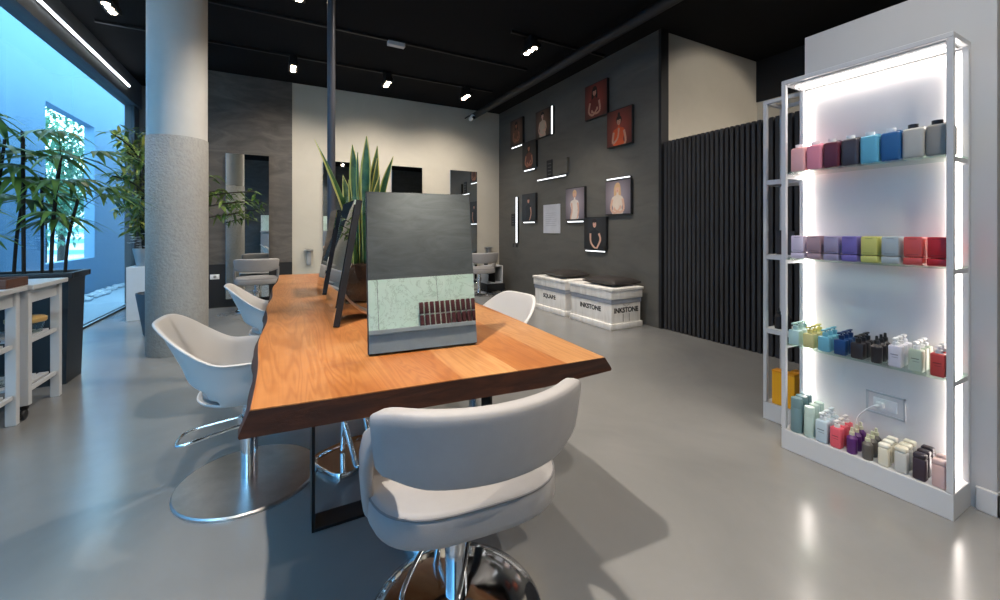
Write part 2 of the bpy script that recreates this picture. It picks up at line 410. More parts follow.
def rdir():
    while True:
        v = Vector((random.uniform(-1, 1), random.uniform(-1, 1), random.uniform(-1, 1)))
        if .05 < v.length < 1: return v.normalized()
def outdoor_tree(loc, h, rad, n, label, seed):
    random.seed(seed)
    t = thing('outdoor_tree', label, 'tree', loc, 0, 'trees beyond the blue wall')
    b = nb(); tube(b, [(0, 0, 0), (.05, 0, h*.5), (.0, .05, h*.8)], [.12, .09, .04], 8); obj('trunk', b, M_stem, t, 60)
    b = nb()
    for i in range(n):
        v = rdir(); p = Vector((0, 0, h*.62))+Vector((v.x*rad, v.y*rad, v.z*h*.42))*random.uniform(.5, 1)
        leaf(b, p, rdir(), Vector((0, 0, 1)), random.uniform(.14, .3), .1)
    obj('crown', b, leafmat('tree_leaf', srgb(50, 110, 84), srgb(120, 170, 140), .5, .3, 2), t)
outdoor_tree((-6.3, 17.3, G0), 5.4, 1.15, 2000, 'leafy green tree seen left through the wall cut-out', 5)
outdoor_tree((-7.0, 20.6, G0), 5.6, 1.5, 1800, 'leafy green tree standing further back through the wall cut-out', 6)
t = thing('pale_building', 'pale building with blue horizontal bands seen through the cut-out', 'building', (-9.5, 27, G0))
b = nb(); bx(b, -4, 4, -1, 1, 0, 4.2); obj('wall', b, pbr('pale_facade', srgb(225, 225, 232), .7), t)
b = nb()
for k in range(7): bx(b, -4, 4, -1.05, -1, .5+k*.5, .68+k*.5)
obj('band', b, pbr('blue_band', srgb(110, 170, 205), .6), t)

# ------------------------------------------------------------------ ceiling services
def rail(name, label, cat, p0, p1, r, m, group=None):
    b = nb(); tube(b, [p0, p1], r, 12); o = obj(name, b, m, None, 60); return tag(o, label, cat, group)
rail('ceiling_pipe', 'thick black pipe running under the ceiling beside picture wall', 'pipe', (3.4, -1.55, 3.47), (3.4, 7.5, 3.47), .06, M_blackmatt)
def track(loc, x0, x1, label):
    b = nb(); bx(b, x0, x1, -.018, .018, -.03, 0, .003); o = obj('light_track', b, M_black); o.location = loc
    return tag(o, label, 'track', 'light tracks on the ceiling')
track((0, 6.43, CEIL), -1.9, 3.3, 'thin black light track nearest the back wall')
track((0, 5.30, CEIL), -1.9, 3.3, 'thin black light track with a small white box on it')
track((0, 4.37, CEIL), 2.5, 4.0, 'short black light track by the picture wall')
b = nb(); bx(b, -.11, .11, -.04, .04, -.05, 0, .006); o = obj('sensor_box', b, M_whitegloss); o.location = (1.32, 5.30, CEIL-.03); tag(o, 'small white box fixed to the ceiling track', 'sensor')
def make_spot(loc, label, aim, energy, first=None, size=70, blend=.5, rz=PI/2):
    """surface box lamp with three round lamps"""
    if first is None:
        t = thing('ceiling_spotlight', label, 'spotlight', loc, rz, 'black three-lamp ceiling spotlights')
        b = nb(); bx(b, -.09, .09, -.05, .05, -.15, 0, .006); bx(b, -.15, .15, -.06, .06, -.165, -.11, .006); obj('housing', b, M_black, t, 40)
        for k in (-1, 0, 1):
            b = nb(); lathe(b, [(0, -.172), (.031, -.172), (.035, -.164)], 20, (k*.095, 0)); obj('lamp', b, M_lamp, t)
    else:
        t = dup(first, loc, rz, label)
    ld = bpy.data.lights.new('spot_beam', 'SPOT'); ld.energy = energy; ld.spot_size = R(size); ld.spot_blend = blend
    ld.color = (1, .90, .78); ld.shadow_soft_size = .035
    lo = bpy.data.objects.new('spot_beam', ld); C.objects.link(lo); lo.parent = t
    lo.location = (0, 0, -.2)
    d = Matrix.Rotation(-rz, 3, 'Z') @ (Vector(aim)-Vector(loc)-Vector((0, 0, -.2)))
    lo.rotation_euler = d.to_track_quat('-Z', 'Y').to_euler()
    return t
KE = 1.35
S0 = make_spot((.16, 6.42, CEIL-.03), 'lit three-lamp spotlight above the grey stucco wall mirror', (.0, 7.6, .1), 80*KE, None, 126, 1)
t = thing('security_camera', 'small white security camera at the far end of ceiling pipe', 'camera', (3.30, 7.32, 3.40))
b = nb(); tube(b, [(0, .329, .06), (0, .12, .06), (0, .06, .0)], .012, 8); lathe(b, [(0, .0), (.035, .0), (.035, .012), (0, .012)], 16, (0, 0)); obj('bracket', b, M_black, t, 40)
b = nb(); lathe(b, [(0, -.09), (.035, -.09), (.040, -.08), (.040, .05), (.03, .06), (0, .06)], 20); b.transform(Matrix.Rotation(R(75), 4, 'X')); obj('housing', b, M_socket, t, 40)
b = nb(); lathe(b, [(0, 0), (.03, 0), (.03, .01), (0, .014)], 20); b.transform(Matrix.Translation((0, -.09, -.024)) @ Matrix.Rotation(R(75), 4, 'X')); obj('lens', b, M_black, t, 40)
# ------------------------------------------------------------------ big table
tb = thing('salon_table', 'long live-edge solid wood table on black steel frames', 'table', (0, 0, 0))
random.seed(11)
L = [(-.065, 1.172), (-.062, 1.5), (-.075, 1.9), (-.055, 2.3), (-.068, 2.7), (-.045, 3.1), (-.05, 3.6), (-.02, 4.0), (-.01, 4.55)]
Rr = [(1.05, 4.52), (1.06, 4.0), (1.04, 3.5), (1.065, 3.0), (1.05, 2.5), (1.04, 2.0), (1.015, 1.5), (.991, 1.08)]
left = smooth_path([(x, y, 0) for x, y in L], 5); right = smooth_path([(x, y, 0) for x, y in Rr], 5)
front = [Vector((.75, 1.094, 0)), Vector((.45, 1.125, 0)), Vector((.15, 1.150, 0))]
top = left+right+front
nl, nr = len(left), len(right)
b = nb()
rings = []
for f_, z in [(.9, .692), (1.0, .698), (.72, .716), (.32, .740), (.04, .757), (-.03, .760)]:
    ring = []
    for i, p in enumerate(top):
        wob = math.sin(i*1.7)*.003+math.sin(i*.53+1)*.004
        if i < nl: q = Vector((p.x-(.022+wob)*f_, p.y, 0))
        elif i < nl+nr: q = Vector((p.x+(.072+wob)*f_, p.y+(.04*f_ if i == nl+nr-1 else 0), 0))
        else: q = Vector((p.x, p.y+.004*f_, 0))
        ring.append(b.verts.new((q.x, q.y, z)))
    rings.append(ring)
n = len(top)
for a, c in zip(rings, rings[1:]):
    for i in range(n):
        j = (i+1) % n; b.faces.new((a[i], a[j], c[j], c[i])).material_index = 1 if a is not rings[-2] else 0
b.faces.new(list(reversed(rings[0]))); b.faces.new(rings[-1])
obj('tabletop', b, [M_wood, M_edge], tb, 50)
for yy in (1.78, 3.85):
    b = nb(); w = .10; tk = .012
    bx(b, .11, .11+tk, yy, yy+w, 0, .692, .001); bx(b, .90, .90+tk, yy, yy+w, 0, .692, .001)
    bx(b, .11+tk, .90, yy, yy+w, 0, tk, .001); bx(b, .11+tk, .90, yy, yy+w, .68, .692, .001)
    obj('leg_frame', b, M_black, tb)

# slim pole
p = thing('slim_pole', 'slim dark grey steel pole from ceiling to table', 'pole', (.37, 3.62, .76))
b = nb(); tube(b, [(0, 0, 0), (0, 0, CEIL-.76)], .031, 20); obj('tube', b, pbr('dark_pole_paint', srgb(70, 72, 80), .4, .2), p, 60)
b = nb(); lathe(b, [(0, .001), (.06, .001), (.06, .010), (.032, .014)], 24); obj('flange', b, M_black, p, 40)

# table mirrors
def make_table_mirror(loc, rz, lean, label, first=None):
    if first: return dup(first, loc, rz, label)
    t = thing('table_mirror', label, 'mirror', loc, rz, 'frameless mirrors leaning on the wooden table')
    h, w = .585, .40
    T = Matrix.Rotation(-lean, 4, 'X')
    b = nb(); bx(b, -w/2, w/2, .004, .032, .0, h, .002); b.transform(T); o = obj('backing', b, M_blackmatt, t)
    b = nb(); bx(b, -w/2+.002, w/2-.002, -.001, .004, .002, h-.002); b.transform(T); obj('mirror_glass', b, M_mirror, t)
    b = nb()
    pts = smooth_path([(0, .05, .17), (0, .085, .10), (0, .14, .045), (0, .20, .012)], 5)
    for q, r_ in zip(pts, pts[1:]):
        mid = (q+r_)/2; d = r_-q
        box(b, mid, (.16, d.length*1.12, .010), 0, rot=(math.atan2(d.z, d.y), 0, 0))
    box(b, (0, .215, .006), (.16, .06, .010), .003)
    obj('stand', b, M_steel, t, 30)
    return t
tm = make_table_mirror((.468, 1.446, .767), R(-5.4), R(9.8), 'largest-looking table mirror, facing the viewer near the table front')
make_table_mirror((.205, 2.175, .765), R(-90), 0, 'black-backed table mirror seen edge-on in front of the snake plant', tm)
make_table_mirror((.245, 3.20, .765), R(-90), 0, 'black-backed table mirror seen edge-on beside the slim pole', tm)

# snake plant in glass vase
sp = thing('snake_plant', 'snake plant with upright striped leaves in a glass vase on the table', 'plant', (.47, 2.70, .7605))
b = nb(); s_ = .13
for (x0, x1, y0, y1) in ((-s_, s_, -s_, -s_+.006), (-s_, s_, s_-.006, s_), (-s_, -s_+.006, -s_+.006, s_-.006), (s_-.006, s_, -s_+.006, s_-.006)):
    bx(b, x0, x1, y0, y1, .0, .64)
bx(b, -s_, s_, -s_, s_, 0, .008)
obj('vase', b, M_vase, sp)
b = nb(); bx(b, -s_+.008, s_-.008, -s_+.008, s_-.008, .01, .23, .01); obj('soil', b, M_soil, sp, 40)
random.seed(21)
leaves = [(-.05, -.02, -.24, .0, .98), (-.03, .03, -.03, .05, .99), (.0, -.05, .0, -.03, 1.02), (.02, .02, -.02, -.02, .94), (.03, -.03, .05, .02, .90), (.04, .04, .06, .05, 1.0),
          (-.05, .04, -.06, .1, .80), (.06, .0, .12, -.02, .92), (.0, .06, .02, .10, .86), (-.06, -.05, -.05, -.06, .74), (.03, -.06, .04, -.08, .78), (-.02, .0, -.02, .0, .93)]
for i, (x, y, dx, dy, h) in enumerate(leaves):
    b = nb(); seg = 9; tw = random.uniform(0, PI); rowsv = []
    for k in range(seg+1):
        t_ = k/seg
        c = Vector((x+dx*t_**1.8, y+dy*t_**1.8, .20+(h-.20)*t_))
        w = .032*(.55+.9*t_)*(1 if t_ < .6 else max(0.03, math.cos((t_-.6)/.4*PI/2)))
        a = tw+.7*t_; sd = Vector((math.cos(a), math.sin(a), 0)); nn = Vector((-math.sin(a), math.cos(a), 0))
        rowsv.append([b.verts.new(c+sd*w*f_+nn*w*.35*(f_*f_)) for f_ in (-1, -.72, 0, .72, 1)])
    for k in range(seg):
        for j in range(4):
            b.faces.new((rowsv[k][j], rowsv[k][j+1], rowsv[k+1][j+1], rowsv[k+1][j])).material_index = 1 if j in (0, 3) else 0
    obj('leaf', b, [M_snake, M_snake_edge], sp, 180, solid=.003)

# ------------------------------------------------------------------ salon chairs
def sstep(a, b_, x):
    t = min(1, max(0, (x-a)/(b_-a))); return t*t*(3-2*t)
def base_parts(t, r, dome, post_top, m):
    b = nb()
    if dome: lathe(b, [(0, 0), (r, 0), (r+.002, .006), (r*.97, .018), (r*.8, .036), (r*.55, .05), (r*.25, .058), (.05, .062), (.0, .062)], 56)
    else: lathe(b, [(0, 0), (r, 0), (r, .010), (r-.006, .016), (r*.5, .019), (.045, .022), (0, .022)], 56)
    obj('base_disc', b, m, t, 40)
    b = nb(); lathe(b, [(0, .02), (.036, .02), (.036, .25), (.030, .255), (.030, post_top), (0, post_top)], 24); obj('post', b, M_chrome, t, 40)
    b = nb(); lathe(b, [(.037, .26), (.046, .26), (.046, .31), (.037, .31)], 24)
    z = .285
    pts = [(-.05, .03, z), (-.055, -.05, z), (-.072, -.18, z-.02), (-.07, -.255, z-.035), (-.04, -.275, z-.038), (.04, -.275, z-.038), (.07, -.255, z-.035), (.072, -.18, z-.02), (.055, -.05, z), (.05, .03, z)]
    tube(b, smooth_path(pts, 4), .0068, 10); obj('footrest', b, M_chrome, t, 60)
    b = nb(); box(b, (0, 0, post_top), (.18, .18, .02), .006); tube(b, [(.03, 0, post_top-.02), (.16, .02, post_top-.03), (.22, .03, post_top-.05)], .007, 8); obj('seat_plate', b, M_black, t, 40)
def make_tub(loc, rz, label):
    t = thing('tub_chair', label, 'chair', loc, rz, 'white plastic tub salon chairs')
    base_parts(t, .30, False, .405, M_steel)
    b = nb(); A = 64; rows_ = []
    def zr(a):
        if a < 100: return .798-.173*sstep(15, 80, a)
        if a < 128: return .625-.02*sstep(100, 128, a)
        return .605-.135*sstep(128, 158, a)
    zb = .425
    prof = [(.02, .0), (.3, .0), (.55, .004)]
    for f_, dz in prof: rows_.append((f_, None, dz))
    ts = [0, .06, .16, .30, .45, .6, .75, .88, 1.0]
    grid = []
    def pt(phi, fac, z, fl=0):
        a = abs(phi); ry = .285 if a < 90 else .25
        rx = .285; q = .80 if a < 90 else 1.0
        sn, cs = math.sin(R(phi)), math.cos(R(phi))
        sn = math.copysign(abs(sn)**q, sn); cs = math.copysign(abs(cs)**q, cs)
        return (sn*(rx*fac+fl*.5), -cs*(ry*fac+fl), z)
    for f_, _, dz in rows_:
        grid.append([b.verts.new(pt(-180+360*i/A, f_, .418+dz)) for i in range(A)])
    for t_ in ts:
        row = []
        for i in range(A):
            phi = -180+360*i/A; a = abs(phi); z = zb+(zr(a)-zb)*t_
            hh = (z-zb)/.385
            fac = .66+.36*(hh**.62 if hh > 0 else 0)
            fl = .055*max(0, hh-.45)/.55*(1-sstep(45, 95, a))
            row.append(b.verts.new(pt(phi, fac, z, fl)))
        grid.append(row)
    lip = []
    for v, i in zip(grid[-1], range(A)):
        d = Vector((v.co.x, v.co.y, 0)); d.normalize(); k = .013*(1-sstep(120, 150, abs(-180+360*i/A)))
        lip.append(b.verts.new((v.co.x+d.x*k, v.co.y+d.y*k, v.co.z-.002)))
    grid.append(lip)
    for ri, (g0, g1) in enumerate(zip(grid, grid[1:])):
        for i in range(A):
            j = (i+1) % A; phi = -180+360*(i+.5)/A
            if (abs(phi) < 66 and ri == 4) or (abs(phi) < 58 and ri == 5): continue      # slot between back and seat
            b.faces.new((g0[i], g0[j], g1[j], g1[i]))
    b.faces.new(list(reversed(grid[0])))
    obj('shell', b, M_shell, t, 60, solid=.011, sub=1)
    b = nb(); lathe(b, [(0, .445), (.19, .445), (.205, .455), (.205, .475), (.19, .487), (.1, .492), (0, .492)], 40, (0, .01), 1, .95)
    obj('seat_cushion', b, M_grey, t, 60)
    return t
tub = make_tub((-.13, 2.31, 0), R(-92), 'white tub chair nearest the viewer on the window side of the table')
dup(tub, (.0, 3.53, 0), R(-88), 'white tub chair farther along the window side of the table')
dup(tub, (1.0, 2.17, 0), R(97), 'white tub chair on the crate side of the table')

def arc_band(bm, R0, half, zb, zt, th, tilt, cyy, mi=0, nseg=28, ends=.10):
    """curved upholstered back: superellipse section swept along an arc"""
    rings = []
    for i in range(nseg+1):
        u = -1+2*i/nseg; a = half*u
        e = abs(u)
        zlo = zb+ends*sstep(.55, 1, e); zhi = zt-.012*sstep(.8, 1, e)
        shrink = 1.0 if e < .97 else .6
        th_ = th*shrink
        zc = (zlo+zhi)/2; hz = (zhi-zlo)/2*(1 if e < .97 else .9)
        ring = []
        for k in range(20):
            q = 2*PI*k/20; cs, sn = math.cos(q), math.sin(q)
            pn = math.copysign(abs(cs)**.55, cs)*th_/2; pz = math.copysign(abs(sn)**.35, sn)*hz
            z = zc+pz; rr = R0+pn+tilt*(z-zb)
            ring.append(bm.verts.new((math.sin(a)*rr, cyy-math.cos(a)*rr, z)))
        rings.append(ring)
    for a, c in zip(rings, rings[1:]):
        for k in range(20):
            l = (k+1) % 20; bm.faces.new((a[k], a[l], c[l], c[k])).material_index = mi
    bm.faces.new(list(reversed(rings[0]))); bm.faces.new(rings[-1])
def make_grey(loc, rz, label, loop=0):
    t = thing('upholstered_chair', label, 'chair', loc, rz, 'grey upholstered salon chairs')
    base_parts(t, .27, True, .405, M_chrome)
    # seat
    out = []
    for i in range(48):
        q = 2*PI*i/48; cs, sn = math.cos(q), math.sin(q)
        out.append((math.copysign(abs(cs)**.62, cs)*.28, math.copysign(abs(sn)**.62, sn)*.262))
    b = nb()
    prof = [(.90, .402), (.97, .408), (1.0, .426), (1.0, .475), (.985, .488), (.93, .496), (.5, .510), (.15, .513)]
    rg = [[b.verts.new((x*f_, y*f_, z)) for x, y in out] for f_, z in prof]
    for a, c in zip(rg, rg[1:]):
        for k in range(48):
            l = (k+1) % 48; b.faces.new((a[k], a[l], c[l], c[k]))
    b.faces.new(list(reversed(rg[0]))); b.faces.new(rg[-1])
    st = obj('seat', b, M_grey, t, 70)
    b = nb(); tube(b, [(x*.987, y*.987, .486) for x, y in out], .0035, 6, closed=True); obj('piping', b, M_seam, st, 60)
    b = nb(); arc_band(b, .362, R(45.5), .598, .79, .056, .16, .030, ends=.025); obj('backrest', b, M_grey, t, 60)
    for s in (-1, 1):
        b = nb()
        secs = [(.270, -.02, .075, .43), (.276, -.035, .075, .50), (.279, -.075, .068, .58), (.274, -.13, .062, .65), (.262, -.18, .045, .695)]
        rg = []
        for x_, y_, hw_, z_ in secs:
            rg.append([b.verts.new((s*(x_+.016*math.copysign(abs(math.cos(q))**.6, math.cos(q))), y_+hw_*math.copysign(abs(math.sin(q))**.6, math.sin(q)), z_)) for q in [2*PI*k/16 for k in range(16)]])
        for a, c in zip(rg, rg[1:]):
            for k in range(16):
                l = (k+1) % 16; b.faces.new((a[k], a[l], c[l], c[k]))
        b.faces.new(list(reversed(rg[0]))); b.faces.new(rg[-1])
        obj('side_support', b, M_grey, t, 60)
    return t
gc = make_grey((.49, 1.205, 0), R(-5), 'large grey upholstered chair in the foreground at the table end')
for k in kids(gc):
    if k.name.startswith('footrest'): k.rotation_euler = (0, 0, R(-34))
dup(gc, (-.31, 7.12, 0), R(3), 'grey upholstered chair in front of the mirror on the stucco wall')
dup(gc, (3.28, 6.95, 0), R(-4), 'grey upholstered chair by the rearmost right mirror and picture wall')

# floor footrests under the table
def make_footrest(loc, rz, label, first=None):
    if first: return dup(first, loc, rz, label)
    t = thing('floor_footrest', label, 'footrest', loc, rz, 'chrome footrests under the table')
    b = nb(); out = []
    for i in range(40):
        q = 2*PI*i/40; cs, sn = math.cos(q), math.sin(q)
        out.append((math.copysign(abs(cs)**.5, cs)*.17, math.copysign(abs(sn)**.5, sn)*.15))
    rg = [[b.verts.new((x*f_, y*f_, z)) for x, y in out] for f_, z in [(1, 0), (1, .022), (.975, .028), (.93, .026), (.88, .012)]]
    for a, c in zip(rg, rg[1:]):
        for k in range(40):
            l = (k+1) % 40; b.faces.new((a[k], a[l], c[l], c[k]))
    b.faces.new(list(reversed(rg[0]))); b.faces.new(rg[-1]); obj('base_plate', b, M_chrome, t, 50)
    b = nb()
    pts = [(-.05, .0, .30), (-.055, -.06, .20), (-.05, -.125, .02)]
    for s in (-1, 1):
        pp = [(s*.055, .06, .36), (s*.06, -.02, .24), (s*.05, -.12, .022)]
        for q, r_ in zip(pp, pp[1:]): tube(b, [q, r_], .013, 8)
    tube(b, [(-.055, .06, .36), (.055, .06, .36)], .013, 8); tube(b, [(-.05, -.12, .024), (.05, -.12, .024)], .013, 8)
    tube(b, [(0, .06, .36), (0, .08, .02)], .014, 10)
    obj('frame', b, M_chrome, t, 50)
    return t
fr = make_footrest((.33, 2.27, 0), R(25), 'chrome floor footrest under the table behind the left steel leg')
make_footrest((.575, 1.60, 0), R(0), 'chrome floor footrest just behind the foreground grey chair', fr)

# ------------------------------------------------------------------ back wall fittings
def make_wall_mirror(x, label, first=None, z0=.13):
    if first: return dup(first, (x, YB-.005, z0), 0, label)
    t = thing('wall_mirror', label, 'mirror', (x, YB-.045, z0), 0, 'tall frameless wall mirrors')
    b = nb(); bx(b, -.28, .28, -.02, 0, .01, 2.25); obj('backing', b, M_blackmatt, t)
    b = nb(); bx(b, -.292, .292, -.028, -.02, 0, 2.26, .002, seg=1); obj('mirror_glass', b, M_mirror, t)
    return t
wm = make_wall_mirror(-.45, 'tall wall mirror on the dark grey stucco wall')
make_wall_mirror(.94, 'tall wall mirror behind the slim pole', wm)
make_wall_mirror(2.105, 'tall wall mirror above the top edge of the big table mirror', wm)
make_wall_mirror(3.26, 'rightmost tall wall mirror next to the picture wall', wm)
def socket(loc, rz, label, w=.12):
    t = thing('wall_socket', label, 'socket', loc, rz, 'white wall sockets')
    b = nb(); box(b, (0, -.004, 0), (w, .008, .075), .003); obj('plate', b, M_socket, t, 40)
    b = nb()
    for s in (-1, 1): lathe(b, [(0, .0), (.018, .0), (.02, .003)], 16)
    b.transform(Matrix.Translation((0, -.008, 0)) @ Matrix.Rotation(PI/2, 4, 'X')); obj('insert', b, pbr('grey_socket', srgb(180, 182, 186), .4), t)
socket((-.885, YB-.03, .48), 0, 'white wall socket on the black base band')
def wall_shelf(x, z, label):
    t = thing('dryer_holder', label, 'holder', (x, YB, z), 0, 'wall-mounted dryer holders')
    b = nb(); bx(b, -.07, .07, -.13, 0, -.012, .012, .004); obj('ledge', b, M_steel, t)
    b = nb(); bx(b, -.03, .04, -.09, -.02, -.25, -.012, .012); obj('sleeve', b, pbr('grey_sleeve', srgb(150, 152, 155), .5), t, 40)
wall_shelf(.42, .86, 'small grey wall ledge left of the mirror by the pole')
wall_shelf(3.80, .84, 'small dark wall ledge right of the rightmost mirror')
t = thing('open_cabinet', 'small open white cabinet with dark inside in the back right corner', 'cabinet', (3.72, 7.30, 0))
b = nb(); w, d, z0, z1 = .17, .17, .15, .50
bx(b, -w, w, -d, d, z1-.02, z1, .003); bx(b, -w, w, -d, d, z0, z0+.02, .003); bx(b, -w, -w+.02, -d, d, z0+.02, z1-.02, .003); bx(b, w-.02, w, -d, d, z0+.02, z1-.02, .003)
obj('frame', b, M_whitegloss, t, 40)
b = nb(); bx(b, -w+.02, w-.02, d-.01, d, z0+.02, z1-.02); bx(b, -.005, .005, -d+.02, d-.01, z0+.02, z1-.02); obj('back_panel', b, M_blackmatt, t)
b = nb(); bx(b, -.2, .2, -.2, .2, .02, .148, .006); obj('plinth', b, M_blackmatt, t, 40)
b = nb()
for sx in (-1, 1):
    for sy in (-1, 1): lathe(b, [(0, 0), (.018, 0), (.018, .02), (0, .02)], 10, (sx*.15, sy*.15))
obj('glide', b, M_black, t)
b = nb(); bx(b, -.09, -.02, -.03, .03, 0, .2, .01); bx(b, -.07, -.04, -.02, .02, .2, .25, .006); o = obj('spray_bottle', b, pbr('dark_bottle', srgb(60, 62, 66), .4), None, 40); o.location = (3.68, 7.36, .50); tag(o, 'dark spray bottle on the open corner cabinet', 'bottle')

# ------------------------------------------------------------------ picture wall
LS = {}
def strip_light(y0, y1, z0, z1, label, m=None):
    t = thing('wall_light_strip', label, 'light strip', (XD, (y0+y1)/2, (z0+z1)/2), 0, 'slim LED strips on the picture wall')
    hy, hz = (y1-y0)/2, (z1-z0)/2
    if hy > hz: hz *= .6
    else: hy *= .7
    b = nb(); bx(b, -.035, 0, -hy, hy, -hz, hz, .002, seg=1); obj('profile', b, M_blackmatt, t)
    b = nb(); bx(b, -.040, -.035, -hy+.004, hy-.004, -hz+.003, hz-.003); obj('diffuser', b, M_ledcool, t)
def ell(bm, cy_, cz, ry, rz_, dx, mi, rot=0, seg=20):
    vs = []
    for k in range(seg):
        q = 2*PI*k/seg; yy, zz = ry*math.cos(q), rz_*math.sin(q)
        yy, zz = yy*math.cos(rot)-zz*math.sin(rot), yy*math.sin(rot)+zz*math.cos(rot)
        vs.append(bm.verts.new((dx, cy_+yy, cz+zz)))
    bm.faces.new(vs).material_index = mi
def poly(bm, pts, dx, mi):
    pts = [(p[0], p[1], 0) for p in pts]
    sm = smooth_path(pts, 4, True)
    bm.faces.new([bm.verts.new((dx, p.x, p.y)) for p in sm]).material_index = mi
def bgmat(name, c0, c1):
    if name in _M: return _M[name]
    m, nt, out = new_mat(name); b = N(nt, 'ShaderNodeBsdfPrincipled', Roughness=.5)
    tc = N(nt, 'ShaderNodeTexCoord'); mp = N(nt, 'ShaderNodeMapping'); mp.inputs['Scale'].default_value = (0, 3.6, 3.2); nt.links.new(tc.outputs['Object'], mp.inputs[0])
    g = N(nt, 'ShaderNodeTexGradient', gradient_type='SPHERICAL'); nt.links.new(mp.outputs[0], g.inputs[0])
    r = ramp(nt, g.outputs['Fac'], [(0, c1), (.8, c0)]); nt.links.new(r.outputs[0], b.inputs['Base Color']); nt.links.new(b.outputs[0], out.inputs[0]); _M[name] = m
    return m
def portrait(y, z, w, h, bg, skin, hair, cloth, pose, label):
    """y = centre, z = bottom; canvas block with a printed front (towards -X)"""
    t = thing('portrait_panel', label, 'picture', (XD, y, z+h/2), 0, 'portrait panels on the dark wall')
    b = nb(); bx(b, -.045, 0, -w/2, w/2, -h/2, h/2, .003, seg=1); obj('canvas_block', b, M_blackmatt, t)
    b = nb(); e = -.0455
    hw, hh = w/2-.006, h/2-.006
    b.faces.new([b.verts.new((e, a, c)) for a, c in ((-hw, -hh), (hw, -hh), (hw, hh), (-hw, hh))]).material_index = 0
    # printed figure: +Y is to the viewer's left
    hx, hz = pose['head']; s = 1.12*pose.get('s', 1)
    g = lambda k: e-.0004*k
    if pose.get('long'):
        poly(b, [(hx-.05*s, hz+.01), (hx-.03*s, hz+.07*s), (hx+.02*s, hz+.075*s), (hx+.055*s, hz+.02), (hx+.06*s, hz-.10*s), (hx+.03*s, hz-.17*s), (hx-.035*s, hz-.15*s), (hx-.055*s, hz-.08*s)], g(1), 2)
    else:
        ell(b, hx, hz+.015*s, .046*s, .056*s, g(1), 2)
    if pose.get('bun'): ell(b, hx, hz+.08*s, .02*s, .03*s, g(1), 2)
    tx = pose.get('tx', 0)
    poly(b, [(hx-.016*s, hz-.03), (hx+.016*s, hz-.03), (hx+.02*s, hz-.07*s), (hx+.085*s+tx, hz-.095*s), (hx+.10*s+tx, hz-.15*s), (hx+.07*s+tx, hz-.24*s), (hx+.08*s+tx, -hh+.004), (hx-.08*s+tx, -hh+.004), (hx-.065*s+tx, hz-.24*s), (hx-.095*s+tx, hz-.15*s), (hx-.08*s+tx, hz-.095*s), (hx-.02*s, hz-.07*s)], g(2), pose.get('torso', 3))
    cz = hz-pose.get('neckline', .13)*s
    poly(b, [(hx+.075*s+tx, cz+.01), (hx+tx, cz-.02), (hx-.07*s+tx, cz+.02), (hx-.07*s+tx, cz-.10*s), (hx-.085*s+tx, -hh+.006), (hx+.085*s+tx, -hh+.006), (hx+.075*s+tx, cz-.10*s)], g(3), 3)
    for arm in pose.get('arms', []):
        pts = smooth_path([(0, hx+a*s+tx, hz+c*s) for a, c in arm], 5)
        for i, (p0, p1) in enumerate(zip(pts, pts[1:])):
            d = (p1-p0).normalized(); nrm = Vector((0, -d.z, d.y)); wd = .017*s*(1-.35*i/len(pts))
            vs = [b.verts.new((g(4)-i*1e-5, q.y, q.z)) for q in (p0+nrm*wd, p1+nrm*wd, p1-nrm*wd, p0-nrm*wd)]
            b.faces.new(vs).material_index = 1
        ell(b, pts[-1].y, pts[-1].z, .017*s, .022*s, g(5), 1)
    ell(b, hx, hz, .032*s, .045*s, g(6), 1)
    ell(b, hx+.003, hz+.035*s, .034*s, .018*s, g(7), 2)
    for sy in (-1, 1): ell(b, hx+sy*.012*s, hz+.006*s, .006*s, .003*s, g(8), 2, 0, 8)
    ell(b, hx, hz-.022*s, .009*s, .0035*s, g(8), 4, 0, 8)
    for v in b.verts: v.co.z = max(-hh+.004, min(hh-.004, v.co.z)); v.co.y = max(-hw+.004, min(hw-.004, v.co.y)) if abs(v.co.y) < hw-.0001 else v.co.y
    obj('print', b, [bgmat('backdrop_'+bg[0], bg[1], bg[2]), pbr('print_skin_'+skin[0], skin[1], .5), pbr('print_hair_'+hair[0], hair[1], .5), pbr('print_cloth_'+cloth[0], cloth[1], .5), pbr('print_lips', srgb(150, 60, 55), .5)], t)
red = ('red', srgb(150, 62, 46), srgb(78, 30, 26)); brn = ('brown', srgb(120, 86, 66), srgb(58, 42, 36)); gry = ('lilac_grey', srgb(158, 148, 158), srgb(98, 92, 102)); blk = ('black', srgb(44, 42, 44), srgb(24, 24, 26))
fair = ('fair', srgb(196, 144, 120)); pale = ('pale', srgb(214, 172, 150)); tan = ('tan', srgb(164, 108, 84))
drk = ('dark', srgb(38, 26, 24)); bln = ('blonde', srgb(206, 170, 130)); gin = ('ginger', srgb(150, 86, 56))
W_ = .465; H_ = .50
cross = [[(.085, -.12), (.11, -.24), (.03, -.29), (-.05, -.22)], [(-.085, -.12), (-.10, -.25), (-.02, -.28), (.05, -.24)]]
up1 = [[(.085, -.12), (.10, -.25), (.02, -.20), (.0, -.10)], [(-.085, -.12), (-.11, -.26), (-.03, -.33)]]
fold = [[(.085, -.12), (.10, -.26), (-.02, -.32), (-.08, -.25)], [(-.085, -.12), (-.10, -.22), (-.02, -.24)]]
portrait(6.855, 2.85, W_, H_, brn, tan, drk, ('umber', srgb(110, 76, 58)), dict(head=(.0, .12), arms=cross, long=1, s=.95), 'brown-toned portrait panel in the upper row nearest the back wall')
portrait(5.955, 2.82, W_*.95, .48, brn, pale, drk, ('cream', srgb(196, 176, 156)), dict(head=(.0, .13), arms=fold, s=.95), 'brown portrait panel with a vertical light strip at its right edge')
